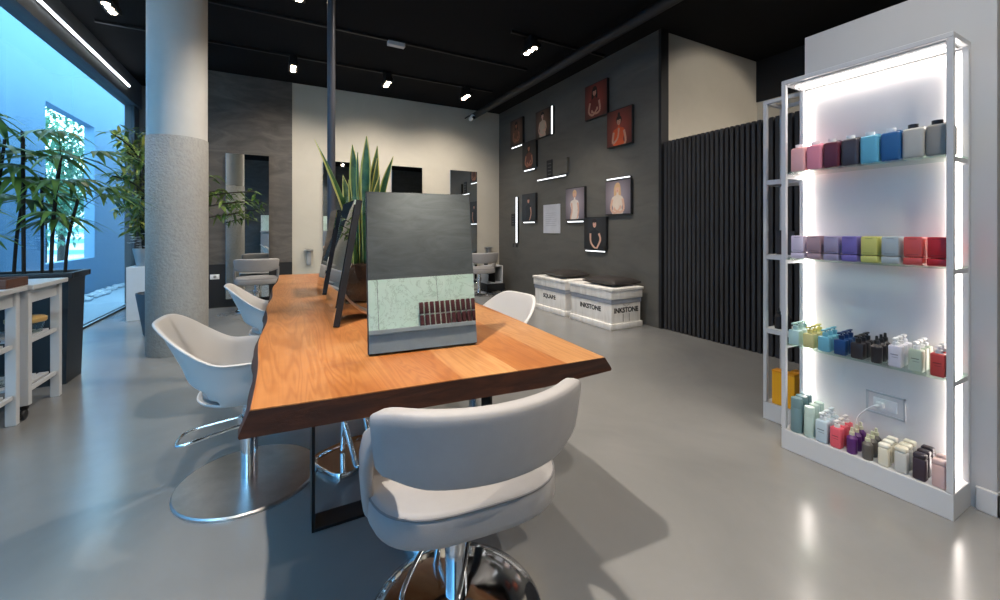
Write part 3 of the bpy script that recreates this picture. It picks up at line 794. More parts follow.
portrait(6.40, 2.335, W_, H_, blk, tan, drk, ('rust', srgb(96, 50, 40)), dict(head=(.0, .12), arms=cross, long=1), 'dark portrait panel just below the upper-row brown portraits')
portrait(4.59, 2.83, W_+.01, .51, red, fair, drk, ('maroon', srgb(110, 42, 36)), dict(head=(.02, .12), arms=cross, long=1), 'red portrait panel of long dark-haired woman, highest on the wall')
portrait(4.125, 2.34, W_, H_, red, fair, drk, ('orange', srgb(206, 84, 40)), dict(head=(.0, .08), arms=up1, bun=1, torso=3), 'red portrait panel of woman in orange with a hair bun')
portrait(5.07, 1.36, W_, H_, gry, pale, bln, ('white', srgb(222, 212, 204)), dict(head=(.0, .14), arms=[[(.07, -.12), (.06, -.24), (.09, -.34), (.05, -.40)], [(-.07, -.12), (-.09, -.24), (-.05, -.38)]], s=.95), 'pale grey portrait panel of slim woman turned sideways in white')
portrait(4.15, 1.41, W_+.01, .47, gry, pale, bln, ('ivory', srgb(214, 200, 186)), dict(head=(.0, .11), arms=cross, long=1), 'pale grey portrait panel of blonde woman under a light strip')
portrait(4.61, .92, W_+.01, .47, blk, pale, drk, ('ink', srgb(30, 30, 34)), dict(head=(.0, .13), arms=[[(.08, -.12), (.07, -.24), (-.02, -.32)], [(-.08, -.12), (-.11, -.20), (-.05, -.30), (-.02, -.37)]], neckline=.24), 'lowest black portrait panel of woman with bare shoulders')
portrait(6.415, 1.37, W_, H_, blk, fair, drk, ('coal', srgb(28, 28, 32)), dict(head=(.0, .12), arms=[[(-.07, -.12), (-.09, -.24), (-.04, -.36)]], neckline=.18, s=.9), 'black portrait panel beside the vertical light strip, lower left')
strip_light(6.66, 7.05, 2.795, 2.835, 'short light strip below the upper portrait nearest back wall')
strip_light(5.655, 5.715, 2.82, 3.30, 'vertical light strip right of the brown upper portrait')
strip_light(6.22, 6.58, 2.285, 2.325, 'short light strip below the small dark portrait')
strip_light(5.30, 6.13, 2.06, 2.10, 'long horizontal light strip under the empty dark panel')
strip_light(4.87, 5.26, 1.31, 1.35, 'light strip below the pale sideways portrait')
strip_light(3.93, 4.37, 1.885, 1.92, 'light strip on top of the blonde portrait')
strip_light(4.40, 4.82, .875, .91, 'light strip below the lowest black portrait')
strip_light(6.22, 6.60, 1.32, 1.36, 'short light strip below the lower left black portrait')
strip_light(6.82, 6.90, .95, 1.84, 'tall vertical light strip near the back wall')
b = nb(); bx(b, -.05, 0, -.19, .19, -.125, .125, .003); o = obj('blank_panel', b, M_dark); o.location = (XD, 5.45, 2.24); tag(o, 'blank dark panel above the long horizontal light strip', 'panel')
def plate(y, z, w, h, label):
    t = thing('name_plate', label, 'plate', (XD, y, z), 0, 'small black plates on the picture wall')
    b = nb(); bx(b, -.012, 0, -w/2, w/2, -h/2, h/2, .002); obj('plate', b, M_blackmatt, t)
    b = nb()
    for k in range(4): bx(b, -.0126, -.012, -w*.35, w*.3-.01*(k % 2), h*.3-k*h*.2-.008, h*.3-k*h*.2)
    obj('text_line', b, pbr('plate_text', srgb(110, 110, 112), .6), t)
plate(5.80, 2.25, .16, .30, 'small black text plate left of the blank dark panel')
plate(7.05, 1.40, .12, .24, 'small black plate left of the tall vertical light strip')
plate(6.97, .90, .16, .07, 'small black plate below the tall vertical light strip')
t = thing('notice_sheet', 'white printed notice sheet on the dark wall', 'notice', (XD, 5.735, 1.39))
b = nb(); bx(b, -.014, 0, -.24, .24, -.245, .245, .002); obj('sheet', b, pbr('notice_white', srgb(196, 199, 208), .6), t)
b = nb()
for k in range(7):
    zz = .10-.035*k; bx(b, -.0146, -.014, -.15+.02*(k % 3), .17, zz-.006, zz)
obj('print_line', b, pbr('notice_print', srgb(160, 164, 176), .7), t)

# crates with cushions
def crate(loc, sx, sy, h, label, side_txt, end_txt):
    t = thing('storage_crate', label, 'crate', loc, 0, 'whitewashed wooden crates by the picture wall')
    b = nb(); bx(b, -sx/2+.02, sx/2-.02, -sy/2+.02, sy/2-.02, .0, h-.10, .004)
    bx(b, -sx/2, sx/2, -sy/2, sy/2, 0, .075, .008)
    obj('box', b, M_crate, t, 30)
    b = nb(); bx(b, -sx/2-.01, sx/2+.01, -sy/2-.01, sy/2+.01, h-.035, h, .006); bx(b, -sx/2+.002, sx/2-.002, -sy/2+.002, sy/2-.002, h-.135, h-.035, .006)
    obj('lid', b, M_crate, t, 30)
    b = nb(); bx(b, -sx/2+.012, sx/2-.012, -sy/2+.012, sy/2-.012, h-.19, h-.136, .003); obj('band', b, pbr('grey_blue_band', srgb(160, 166, 178), .7, var=.08, scale=14), t, 30)
    m = Matrix.Translation((-sx/2+.019, 0, h*.45)) @ Matrix.Rotation(-PI/2, 4, 'Z') @ Matrix.Rotation(PI/2, 4, 'X')
    lettering('lettering', side_txt, .082, m, M_ink, t, .003)
    if end_txt:
        m = Matrix.Translation((0, -sy/2+.019, h*.45)) @ Matrix.Rotation(PI/2, 4, 'X')
        lettering('lettering', end_txt, .082, m, M_ink, t, .003)
        b = nb()
        for k in (-1, 1): bx(b, k*.05-.004, k*.05+.004, -sy/2+.0175, -sy/2+.02, h*.17, h*.36)
        tube(b, [(-.05, -sy/2+.019, h*.59), (0, -sy/2+.019, h*.54), (.05, -sy/2+.019, h*.59)], .003, 6)
        obj('emblem', b, pbr('faded_ink', srgb(150, 142, 138), .8), t)
    return t
crate((3.72, 4.06, 0), .52, .80, .50, 'white wooden crate with INKSTONE lettering, nearer of the two', 'INKSTONE', 'INKSTONE')
crate((3.72, 4.96, 0), .52, .80, .50, 'white wooden crate with SQUARE lettering, farther of the two', 'SQUARE', None)
def cushion(loc, rz, label):
    b = nb(); n_ = 16
    def zz(u, v): return .06*(max(0, (1-u**4))*max(0, (1-v**4)))**.6
    for sgn in (1, -1):
        g = []
        for i in range(n_+1):
            row = []
            for j in range(n_+1):
                u, v = -1+2*i/n_, -1+2*j/n_
                pin = 1-.06*(1-u*u)*(abs(v) > .99)-.06*(1-v*v)*(abs(u) > .99)
                row.append(b.verts.new((u*.25*(1-.05*(1-v*v)), v*.30*(1-.05*(1-u*u)), .05+sgn*(.012+zz(u, v)*(1 if sgn > 0 else .6)))))
            g.append(row)
        for i in range(n_):
            for j in range(n_): b.faces.new((g[i][j], g[i+1][j], g[i+1][j+1], g[i][j+1]))
    bmesh.ops.remove_doubles(b, verts=b.verts, dist=.0005)
    be = [e for e in b.edges if len(e.link_faces) == 1]
    bmesh.ops.bridge_loops(b, edges=be)
    o = obj('cushion', b, M_cushion, None, 60); o.location = loc; o.rotation_euler = (0, 0, rz); o.scale = (.95, .92, .85)
    return tag(o, label, 'cushion', 'dark cushions on the crates')
cushion((3.76, 3.98, .502), R(4), 'dark brown square cushion on the INKSTONE crate')
cushion((3.76, 4.95, .502), R(-3), 'dark brown square cushion on the SQUARE crate')

# ------------------------------------------------------------------ product shelving
SHZ = [1.515, 1.045, .578]
def unit(name, label, x0, x1, y0, y1, glass):
    t = thing(name, label, 'shelf', (0, 0, 0))
    p = .022; H_ = 2.02
    for (x, y) in ((x0, y0), (x0, y1-p), (x1-p, y0), (x1-p, y1-p)):
        b = nb(); bx(b, x, x+p, y, y+p, .11, H_-p, .002, seg=1); obj('post', b, M_whitegloss, t)
    b = nb()
    bx(b, x0, x0+p, y0, y1, H_-p, H_, .002, seg=1); bx(b, x1-p, x1, y0, y1, H_-p, H_, .002, seg=1)
    for yy in (y0, y1-p): bx(b, x0+p, x1-p, yy, yy+p, H_-p, H_, .002, seg=1)
    obj('top_frame', b, M_whitegloss, t)
    b = nb(); bx(b, x0, x1, y0, y1, 0, .108, .003); obj('plinth', b, M_whitegloss, t)
    for z in SHZ:
        rl = [(x0+p, x1-p, yy, yy+.022) for yy in (y0+.002, y1-p+.002)]
        if not glass: rl += [(xx, xx+.022, y0+p, y1-p) for xx in (x0+.002, x1-p+.002)]
        for q in rl:
            b = nb(); bx(b, *q, z-.030, z-.0085, .001, seg=1); obj('shelf_rail', b, M_whitegloss, t)
        b = nb(); bx(b, x0+.003, x1-.022, y0+.003, y1-.003, z-.008, z, .001, seg=1) if glass else bx(b, x0+.004, x1-.004, y0+.004, y1-.004, z-.008, z, .001, seg=1)
        obj('shelf_board', b, M_shelfglass if glass else M_whitegloss, t)
    return t
UX0, UX1, UY0, UY1 = 2.44, 2.648, .604, 1.262
u1 = unit('product_shelf', 'tall lit white product shelf with glass boards and colourful bottles', UX0, UX1, UY0, UY1, True)
b = nb(); bx(b, 2.636, 2.647, UY0+.025, UY1-.025, .11, 1.99); obj('back_panel', b, pbr('lit_panel_white', srgb(232, 228, 227), .6, var=.01), u1)
b = nb()
for y0 in (UY0+.031, UY1-.031-.020): bx(b, 2.622, 2.634, y0, y0+.020, .112, 1.97, .002, seg=1)
bx(b, 2.622, 2.634, UY0+.055, UY1-.055, 1.95, 1.97, .002, seg=1)
obj('light_strip', b, M_ledwarm, u1)
b = nb(); bx(b, 2.47, 2.618, UY0+.03, UY1-.03, 1.992, 2.004); obj('top_panel', b, M_white, u1)
b = nb(); bx(b, 2.50, 2.51, UY0+.04, UY1-.04, 1.982, 1.991); bx(b, 2.56, 2.57, UY0+.04, UY1-.04, 1.982, 1.991); obj('top_light', b, M_led, u1)
u2 = unit('open_shelf', 'narrower open white shelf frame behind the lit shelf', 2.72, 2.93, 1.272, 1.515, False)

def colmat(c, rough=.35, name=None):
    return pbr(name or 'product_%d_%d_%d' % c, srgb(*c), rough, var=.02)
_pm = {}
def cachemesh(key, fn):
    return _pm.setdefault(key, None) or _pm.__setitem__(key, fn()) or _pm[key]
def pobj(name, key, build, m, parent, smooth=35):
    """part sharing mesh shape per kind but with its own material"""
    k = (key, m.name)
    if k not in _pm:
        b = nb(); build(b); bmesh.ops.recalc_face_normals(b, faces=b.faces)
        me = bpy.data.meshes.new(name); b.to_mesh(me); b.free(); me.materials.append(m)
        for p in me.polygons: p.use_smooth = True
        me.set_sharp_from_angle(angle=R(smooth)); _pm[k] = me
    o = bpy.data.objects.new(name, _pm[k]); C.objects.link(o); o.parent = parent
    return o
WHT = (238, 238, 238); DK = (34, 32, 34)
def product(kind, x, y, z, c, cap, label, group, s=1.0, lab=None):
    names = dict(jug='refill_jug', tub='product_tub', pump='pump_bottle', tall='tall_bottle', drop='dropper_bottle', carton='product_carton', flip='flip_bottle', flask='square_flask')
    cats = dict(jug='bottle', tub='tub', pump='bottle', tall='bottle', drop='bottle', carton='carton', flip='bottle', flask='bottle')
    t = thing(names[kind], label, cats[kind], (x, y, z+.0005), 0, group)
    t.scale = (s, s, s)
    mb, mc = colmat(c), colmat(cap)
    if kind == 'jug':
        pobj('body', 'jug', lambda b: (bx(b, -.05, .05, -.034, .034, 0, .128, .012, seg=3)), mb, t)
        pobj('cap', 'jugcap', lambda b: (lathe(b, [(0, .127), (.013, .127), (.013, .132), (.017, .133), (.017, .147), (0, .147)], 20, (-.012, .008))), mc, t)
        pobj('spout', 'jugsp', lambda b: (box(b, (.012, -.014, .131), (.05, .02, .010), .003)), mb, t)
    elif kind == 'tub':
        pobj('jar', 'tub', lambda b: (bx(b, -.044, .044, -.031, .031, .034, .124, .006, seg=2)), mb, t)
        pobj('base_cap', 'tubcap', lambda b: (bx(b, -.0448, .0448, -.0318, .0318, 0, .032, .005, seg=2)), mb, t)
        pobj('label_line', 'tublab', lambda b: (bx(b, -.0446, -.044, -.02, .02, .044, .046), bx(b, -.0446, -.044, -.014, .014, .114, .116)), colmat(tuple(int(v*.7) for v in c)), t)
    elif kind == 'pump':
        pobj('body', 'pump', lambda b: (bx(b, -.021, .021, -.023, .023, 0, .098, .007, seg=3)), mb, t)
        pobj('pump_head', 'pumph', lambda b: (lathe(b, [(0, .098), (.012, .098), (.012, .112), (.005, .113), (.005, .124), (0, .124)], 16), box(b, (-.008, 0, .128), (.034, .014, .010), .003)), mc, t)
        pobj('label_line', 'pumpl', lambda b: (bx(b, -.0216, -.021, -.013, .013, .056, .06), bx(b, -.0216, -.021, -.013, .008, .045, .047)), colmat(lab or tuple(int(v*.65) for v in c)), t)
    elif kind == 'flask':
        pobj('body', 'flask', lambda b: (bx(b, -.022, .022, -.025, .025, 0, .075, .006, seg=2), lathe(b, [(.011, .074), (.011, .082), (0, .082)], 16)), mb, t)
        pobj('pump_head', 'flaskh', lambda b: (lathe(b, [(0, .082), (.012, .082), (.012, .096), (.004, .097), (.004, .105), (0, .105)], 16), box(b, (-.010, 0, .109), (.044, .012, .008), .002)), mc, t)
    elif kind == 'tall':
        pobj('body', 'tall', lambda b: (lathe(b, [(0, 0), (.021, 0), (.022, .003), (.022, .095), (.020, .099), (0, .099)], 20, (0, 0), .9, 1)), mb, t)
        pobj('cap', 'tallcap', lambda b: (lathe(b, [(0, .1), (.021, .1), (.021, .136), (.019, .14), (0, .14)], 20, (0, 0), .9, 1)), mc, t)
    elif kind == 'drop':
        pobj('body', 'drop', lambda b: (lathe(b, [(0, 0), (.019, 0), (.020, .003), (.020, .07), (.012, .08), (.009, .084), (0, .084)], 20)), mb, t)
        pobj('cap', 'dropcap', lambda b: (lathe(b, [(0, .084), (.010, .084), (.010, .098), (.006, .100), (.005, .118), (0, .12)], 16)), mc, t)
    elif kind == 'flip':
        pobj('body', 'flip', lambda b: (bx(b, -.019, .019, -.023, .023, .0, .10, .007, seg=3)), mb, t)
        pobj('cap', 'flipcap', lambda b: (bx(b, -.0185, .0185, -.0225, .0225, .1, .124, .007, seg=3)), mc, t)
    elif kind == 'carton':
        pobj('box', 'carton', lambda b: (bx(b, -.03, .03, -.03, .03, 0, .2, .002, seg=1)), mb, t)
        pobj('lid', 'cartonlid', lambda b: (bx(b, -.0305, .0305, -.0305, .0305, .2, .212, .002, seg=1)), mc, t)
    return t
# top glass shelf: refill jugs
jugs = [((236, 178, 178), WHT, 'pale pink'), ((226, 140, 160), WHT, 'pink'), ((96, 40, 58), WHT, 'maroon'), ((66, 62, 72), WHT, 'charcoal'), ((96, 172, 204), WHT, 'sky blue'), ((44, 96, 152), WHT, 'deep blue'), ((178, 178, 174), DK, 'light grey'), ((140, 138, 134), DK, 'mid grey')]
for i, (c, cap, nm) in enumerate(jugs):
    yy = 1.199-i*.0768
    product('jug', 2.525, yy, SHZ[0], c, cap, nm+' rectangular jug on the top glass shelf', 'refill jugs on the top glass shelf', 1.03+.008*i)
tubs = [((222, 208, 226), 'pale lilac'), ((170, 142, 152), 'mauve'), ((158, 148, 178), 'grey violet'), ((116, 104, 176), 'violet'), ((198, 198, 112), 'yellow green'), ((170, 180, 184), 'cool grey'), ((204, 84, 80), 'coral red'), ((186, 34, 42), 'bright red')]
for i, (c, nm) in enumerate(tubs):
    product('tub', 2.515, 1.199-i*.0768, SHZ[1], c, c, nm+' square tub on the middle glass shelf', 'square tubs on the middle glass shelf', 1.0)
DEP = ['front', 'middle', 'rear']
def files(zz, spec, y0, dy, where, group):
    for i, (kind, c, cap, nm, n_, s) in enumerate(spec):
        for k in range(n_):
            product(kind, 2.470+k*.054, y0-i*dy+.003*k, zz, c, cap, '%s %s, %s one of its file on the %s' % (nm, {'pump': 'pump bottle', 'flask': 'square pump flask', 'tall': 'round bottle', 'drop': 'dropper bottle', 'flip': 'flat capped bottle'}[kind], DEP[k], where), group, s)
files(SHZ[2], [('flask', (176, 208, 208), (170, 206, 206), 'pale aqua', 3, 1.06), ('flask', (206, 200, 140), (222, 208, 120), 'pale yellow', 3, 1.0), ('flask', (112, 178, 200), (120, 186, 206), 'light blue', 3, 1.0),
               ('flask', (30, 66, 116), (26, 50, 96), 'navy blue', 3, 1.0), ('flask', (48, 44, 46), (36, 34, 36), 'black', 3, 1.0), ('drop', (42, 40, 44), (30, 30, 32), 'black', 3, 1.05),
               ('pump', (206, 204, 216), WHT, 'pale lavender', 3, 1.0), ('pump', (176, 190, 172), WHT, 'sage green', 3, 1.0), ('pump', (190, 70, 66), (226, 222, 222), 'brick red', 2, 1.0)],
      1.205, .0688, 'lowest glass shelf', 'bottles on the lowest glass shelf')
files(.1085, [('tall', (110, 138, 144), (110, 138, 144), 'teal grey', 3, 1.3), ('tall', (182, 202, 192), (190, 210, 200), 'mint', 3, 1.12), ('pump', (186, 204, 214), (214, 222, 226), 'ice blue', 3, 1.14),
              ('pump', (222, 92, 106), (232, 226, 224), 'rose pink', 3, 1.02), ('drop', (92, 44, 112), (200, 196, 170), 'purple', 3, 1.05), ('drop', (96, 92, 88), (198, 198, 168), 'smoky grey', 3, 1.0),
              ('flip', (222, 216, 196), (232, 228, 214), 'cream', 3, .82), ('flip', (196, 196, 192), (222, 216, 196), 'stone grey', 3, .92), ('flip', (58, 46, 56), (50, 42, 50), 'aubergine black', 3, .92), ('flip', (204, 172, 168), (204, 176, 172), 'dusty pink', 2, .95)],
      1.199, .0608, 'bottom plinth', 'bottles on the bottom plinth')
# open shelf goods
for i, (x, y, nm) in enumerate(((2.765, 1.44, 'nearest the slats'), (2.765, 1.37, 'in the middle'), (2.84, 1.37, 'at the back'))):
    product('carton', x, y, .109, (240, 172, 30), (228, 152, 20), 'tall yellow carton %s on the open shelf plinth' % nm, 'yellow cartons on the open shelf')
product('carton', 2.79, 1.44, SHZ[1], (58, 58, 62), (50, 50, 54), 'dark grey carton on the open shelf, left one', 'dark goods on the open shelf', .72)
product('carton', 2.79, 1.375, SHZ[1], (66, 66, 70), (56, 56, 60), 'dark grey carton on the open shelf, right one', 'dark goods on the open shelf', .70)
product('drop', 2.775, 1.45, SHZ[2], (40, 38, 42), (30, 30, 32), 'black dropper bottle on the open shelf, outer one', 'dark goods on the open shelf', 1.1)
product('drop', 2.775, 1.40, SHZ[2], (40, 38, 42), (30, 30, 32), 'black dropper bottle on the open shelf, inner one', 'dark goods on the open shelf', 1.1)
# socket with cable in the lit back panel
t = thing('recessed_socket', 'white framed socket with plugged cable in the lit shelf back', 'socket', (2.636, .885, .335))
b = nb(); w, h = .075, .055
bx(b, -.006, 0, -w, w, h-.008, h); bx(b, -.006, 0, -w, w, -h, -h+.008); bx(b, -.006, 0, -w, -w+.008, -h, h); bx(b, -.006, 0, w-.008, w, -h, h); obj('frame', b, M_whitegloss, t)
b = nb(); bx(b, -.010, 0, -.045, .045, -.028, .028, .003); obj('outlet', b, M_socket, t, 40)
b = nb(); bx(b, -.035, -.010, -.002, .028, -.012, .014, .005); obj('plug', b, M_socket, t, 40)
b = nb(); tube(b, smooth_path([(-.035, .015, .0), (-.05, .03, -.005), (-.045, .07, -.05), (-.03, .10, -.10), (-.02, .11, -.16)], 6), .0035, 8); obj('cable', b, M_socket, t, 60)

# ------------------------------------------------------------------ trolleys, palm, plants at the window
def trolley(loc, label, first=None):
    if first: return dup(first, loc, 0, label)
    t = thing('kitchen_trolley', label, 'trolley', loc, 0, 'white two-shelf trolleys by the window')
    w, d, H2 = .60, .46, .85                 # x, y
    for sx in (-1, 1):
        for sy in (-1, 1):
            z0 = .085 if sy < 0 else 0
            b = nb(); box(b, (sx*(w/2-.03), sy*(d/2-.025), (z0+H2-.03)/2), (.05, .04, H2-.03-z0), .003, 1); lg = obj('leg', b, M_whitegloss, t)
            if sy < 0:
                b = nb(); lathe(b, [(0, -.011), (.030, -.011), (.033, -.007), (.033, .007), (.030, .011), (0, .011)], 20)
                b.transform(Matrix.Translation((sx*(w/2-.03), sy*(d/2-.025)-.018, .033)) @ Matrix.Rotation(PI/2, 4, 'Y'))
                bx(b, sx*(w/2-.03)-.016, sx*(w/2-.03)+.016, sy*(d/2-.025)-.02, sy*(d/2-.025)+.01, .062, .085, .003)
                obj('castor', b, M_black, lg, 40)
    b = nb(); bx(b, -w/2-.01, w/2+.02, -d/2-.005, d/2+.02, H2-.03, H2, .004); obj('top_board', b, M_whitegloss, t)
    b = nb()
    for sx in (-1, 1): bx(b, sx*(w/2-.03)-.011, sx*(w/2-.03)+.011, -d/2+.046, d/2-.046, H2-.12, H2-.031, .002)
    for sy in (-1, 1): bx(b, -w/2+.056, w/2-.056, sy*(d/2-.025)-.01, sy*(d/2-.025)+.01, H2-.12, H2-.031, .002)
    obj('apron', b, M_whitegloss, t)
    for z in (.50, .19):
        b = nb()
        for sx in (-1, 1): bx(b, sx*(w/2-.03)-.011, sx*(w/2-.03)+.011, -d/2+.046, d/2-.046, z-.03, z-.004, .002)
        for k in range(8):
            x0 = -w/2+.044+k*.064
            bx(b, x0, x0+.05, -d/2+.05, d/2-.05, z-.016, z, .002)
        obj('slatted_shelf', b, M_whitegloss, t)
    return t
tr = trolley((-1.70, 3.93, 0), 'white wooden trolley beside the palm planter')
trolley((-1.72, 3.43, 0), 'white wooden trolley cut off by the left picture edge', tr)
t = thing('wooden_tray', 'dark wooden tray on the white trolley tops', 'tray', (-1.60, 3.62, .8505))
b = nb(); bx(b, -.18, .18, -.12, .12, 0, .012, .003)
for (x0, x1, y0, y1) in ((-.18, .18, -.12, -.108), (-.18, .18, .108, .12), (-.18, -.168, -.108, .108), (.168, .18, -.108, .108)): bx(b, x0, x1, y0, y1, .012, .055, .003)
obj('tray', b, M_walnut, t)
def bowl(loc, r, h, m, name, label, cat):
    b = nb(); lathe(b, [(0, .0), (r*.55, 0), (r*.6, .004), (r, h), (r-.006, h), (r*.56, .012), (0, .010)], 32); o = obj(name, b, m, None, 50); o.location = loc; return tag(o, label, cat)
t = thing('serving_dish', 'round glass dish with wooden lid on the middle trolley shelf', 'dish', (-1.53, 4.00, .5005))
b = nb(); lathe(b, [(0, 0), (.075, 0), (.09, .07), (.086, .07), (.072, .006), (0, .006)], 28); obj('glass_bowl', b, M_vase, t, 50)
b = nb(); lathe(b, [(0, .071), (.095, .071), (.10, .08), (.10, .098), (.09, .105), (0, .107)], 28); obj('lid', b, M_lightwood, t, 50)
bowl((-1.50, 3.38, .5005), .10, .06, M_walnut, 'wooden_bowl', 'brown wooden bowl on the middle shelf of the cut-off trolley', 'bowl')
bowl((-1.60, 3.86, .1905), .09, .05, M_vase, 'glass_bowl', 'clear glass bowl on the lowest trolley shelf', 'bowl')

# rhapis palm in long planter
pp = thing('potted_palm', 'dark green lady palm in a long anthracite planter by the window', 'plant', (-1.75, 4.55, 0))
b = nb(); prism(b, [(-.28, -.14), (.28, -.14), (.28, .14), (-.28, .14)], 0, .82, 0, [(-.30, -.155), (.30, -.155), (.30, .155), (-.30, .155)]); obj('planter', b, M_planter, pp)
b = nb(); 
for (x0, x1, y0, y1) in ((-.33, .33, -.18, -.14), (-.33, .33, .14, .18), (-.33, -.29, -.14, .14), (.29, .33, -.14, .14)): bx(b, x0, x1, y0, y1, .822, .87, .008)
obj('rim', b, M_planter, pp, 40)
b = nb(); bx(b, -.285, .285, -.138, .138, .80, .845, .01); obj('soil', b, M_soil, pp, 40)
random.seed(8)
def fan(bm, p, d, n_, L_, W2, spread=1.25, droop=.5, mi=0):
    """lady-palm leaf: narrow blades fanning from the stalk end"""
    d = d.normalized(); side = d.cross(Vector((0, 0, 1)))
    if side.length < .05: side = Vector((1, 0, 0))
    side.normalize()
    for k in range(n_):
        u = (k/(n_-1))*2-1
        a = u*spread
        dd = (d*math.cos(a)+side*math.sin(a)).normalized()
        Lk = L_*(1-.28*abs(u))*random.uniform(.9, 1.1)
        nn = side*math.cos(a)-d*math.sin(a)
        prev = None; seg = 5
        for i in range(seg+1):
            t_ = i/seg; c = p+dd*Lk*t_-Vector((0, 0, 1))*droop*Lk*t_**2.1
            w = W2*.5*(.25+.9*t_ if t_ < .45 else .66*max(.10, 1-(t_-.45)/.55*.9))
            cur = (bm.verts.new(c-nn*w), bm.verts.new(c-Vector((0, 0, .18*w))), bm.verts.new(c+nn*w))
            if prev:
                bm.faces.new((prev[0], prev[1], cur[1], cur[0])).material_index = mi; bm.faces.new((prev[1], prev[2], cur[2], cur[1])).material_index = mi
            prev = cur
stems = [(-.24, .02, 1.35), (-.15, -.05, 1.70), (-.07, .03, 1.52), (.02, -.06, 1.95), (.08, .05, 1.62), (.16, -.04, 1.80), (.22, .02, 1.45), (-.19, .06, 1.9)]
for i, (x, y, h) in enumerate(stems):
    b = nb(); lean = random.uniform(-.05, .14); ly = random.uniform(-.04, .03)
    pts = smooth_path([(x, y, .83), (x+lean*.3, y+ly*.4, .83+(h-.83)*.5), (x+lean, y+ly, h)], 4)
    tube(b, pts, [.010+.003*random.random()]*len(pts), 8); obj('stem', b, M_stem, pp, 60)
    topv = pts[-1]; nfr = 4
    for k in range(nfr):
        az = 2*PI*k/nfr+random.uniform(-.5, .5)+i
        zz = topv.z-.12*k*random.uniform(.5, 1)
        st = Vector((topv.x-(topv.x-x)*.12*k, topv.y, zz))
        d = Vector((math.cos(az)*1.05, math.sin(az)*.62-.12, random.uniform(.25, .8)))
        if d.x < 0 and st.x < -.1: d.x *= .55
        if d.y > 0: d.y *= .6
        ln = random.uniform(.12, .26)
        e = st+d.normalized()*ln
        b = nb(); tube(b, smooth_path([st, st+d.normalized()*ln*.5+Vector((0, 0, .015)), e], 3), .0035, 6)
        dd = Vector((d.x, d.y, random.uniform(-.15, .3)))
        fan(b, e, dd, random.choice((7, 8, 9)), random.uniform(.30, .44), .074, 1.45, random.uniform(.35, .7))
        obj('frond', b, M_palm, pp, 60)
# keep every frond on the room side of the glass
for k in kids(pp):
    if k.name.startswith('frond'):
        for v in k.data.vertices:
            if v.co.x < -.345: v.co.x = -.345-.02*math.tanh((-.345-v.co.x)*3)

# plant stand with bushy plant
t = thing('plant_stand', 'white cube plant stand between window and column', 'stand', (-1.58, 7.22, 0))
b = nb(); bx(b, -.20, .20, -.17, .17, 0, .71, .004); obj('cube', b, M_whitegloss, t)
bp_ = thing('bushy_plant', 'bushy variegated plant with white flowers on the white stand', 'plant', (-1.62, 7.20, .7105))
b = nb(); lathe(b, [(0, 0), (.09, 0), (.125, .20), (.13, .24), (.118, .24), (.105, .20), (0, .19)], 28); obj('pot', b, pbr('grey_pot', srgb(150, 158, 164), .5), bp_, 50)
random.seed(17)
b = nb()
for k in range(9):
    a = random.uniform(0, 2*PI); rr = random.uniform(.02, .16)
    tube(b, smooth_path([(0.02*math.cos(a), .02*math.sin(a), .19), (rr*.5*math.cos(a), rr*.5*math.sin(a), .9), (rr*math.cos(a), rr*math.sin(a), random.uniform(1.3, 1.75))], 4), [.010]*8+[.004], 6)
obj('branch', b, M_stem, bp_, 60)
b = nb()
for k in range(820):
    a = random.uniform(0, 2*PI); zz = random.uniform(.45, 1.85); rr = .38*math.sqrt(random.random())*(1 if zz > .7 else .6)
    p = Vector((rr*1.0*math.cos(a)+.04, rr*math.sin(a), zz))
    p.x = max(p.x, -.40)
    d = rdir(); d.z = d.z*.5-.25
    if p.x < -.2: d.x = abs(d.x)
    leaf(b, p, d, Vector((0, 0, 1)), random.uniform(.10, .17), .046, 0, .3)
obj('foliage', b, M_fig2, bp_)
b = nb()
for k in range(26):
    a = random.uniform(0, 2*PI); rr = random.uniform(.03, .24); c = Vector((rr*math.cos(a), rr*math.sin(a)-.05, random.uniform(.26, .44)))
    for j in range(5):
        d = Vector((math.cos(2*PI*j/5), math.sin(2*PI*j/5), .35)); leaf(b, c, d, Vector((0, 0, 1)), .038, .026, 0, .1)
obj('flowers', b, pbr('white_petal', srgb(235, 238, 240), .6), bp_)

# fig in tall grey pot behind the column
fp = thing('potted_fig', 'slim fig tree in a tall grey pot behind the column', 'plant', (-1.25, 6.08, 0))
b = nb(); lathe(b, [(0, 0), (.13, 0), (.135, .01), (.20, .46), (.20, .48), (.185, .48), (.17, .44), (0, .43)], 36); obj('pot', b, pbr('slate_pot', srgb(88, 98, 108), .55), fp, 50)
random.seed(29)
tips = [(.62, .35, 1.72), (.92, .25, 1.58), (.78, .30, 1.42), (.52, .1, 1.86), (.30, .2, 2.25), (-.22, -.25, 2.05), (-.38, -.10, 1.80), (-.30, .10, 1.55), (.05, -.2, 2.35), (-.36, -.2, 2.25), (.98, .32, 1.72)]
b = nb(); tube(b, smooth_path([(0, 0, .43), (.02, .01, .9), (-.01, .03, 1.4), (.02, .02, 1.9)], 4), [.018]*12+[.008], 8)
for tx_, ty_, tz_ in tips:
    zz = min(1.5, tz_-.35); tube(b, smooth_path([(0, .02, zz), (tx_*.5, ty_*.5, zz+(tz_-zz)*.75), (tx_, ty_, tz_)], 4), [.008]*8+[.003], 6)
obj('trunk', b, M_stem, fp, 60)
b = nb()
for tx_, ty_, tz_ in tips:
    zz = min(1.5, tz_-.35)
    for k in range(24):
        u = random.uniform(.45, 1.02)
        p = Vector((tx_*u, ty_*u, zz+(tz_-zz)*(1-(1-u)**2)))+rdir()*.04
        d = Vector((tx_, ty_, 0)).normalized()*.6+rdir(); d.z = d.z*.5-.1
        leaf(b, p, d, Vector((0, 0, 1)), random.uniform(.11, .17), .046, 0, .3)
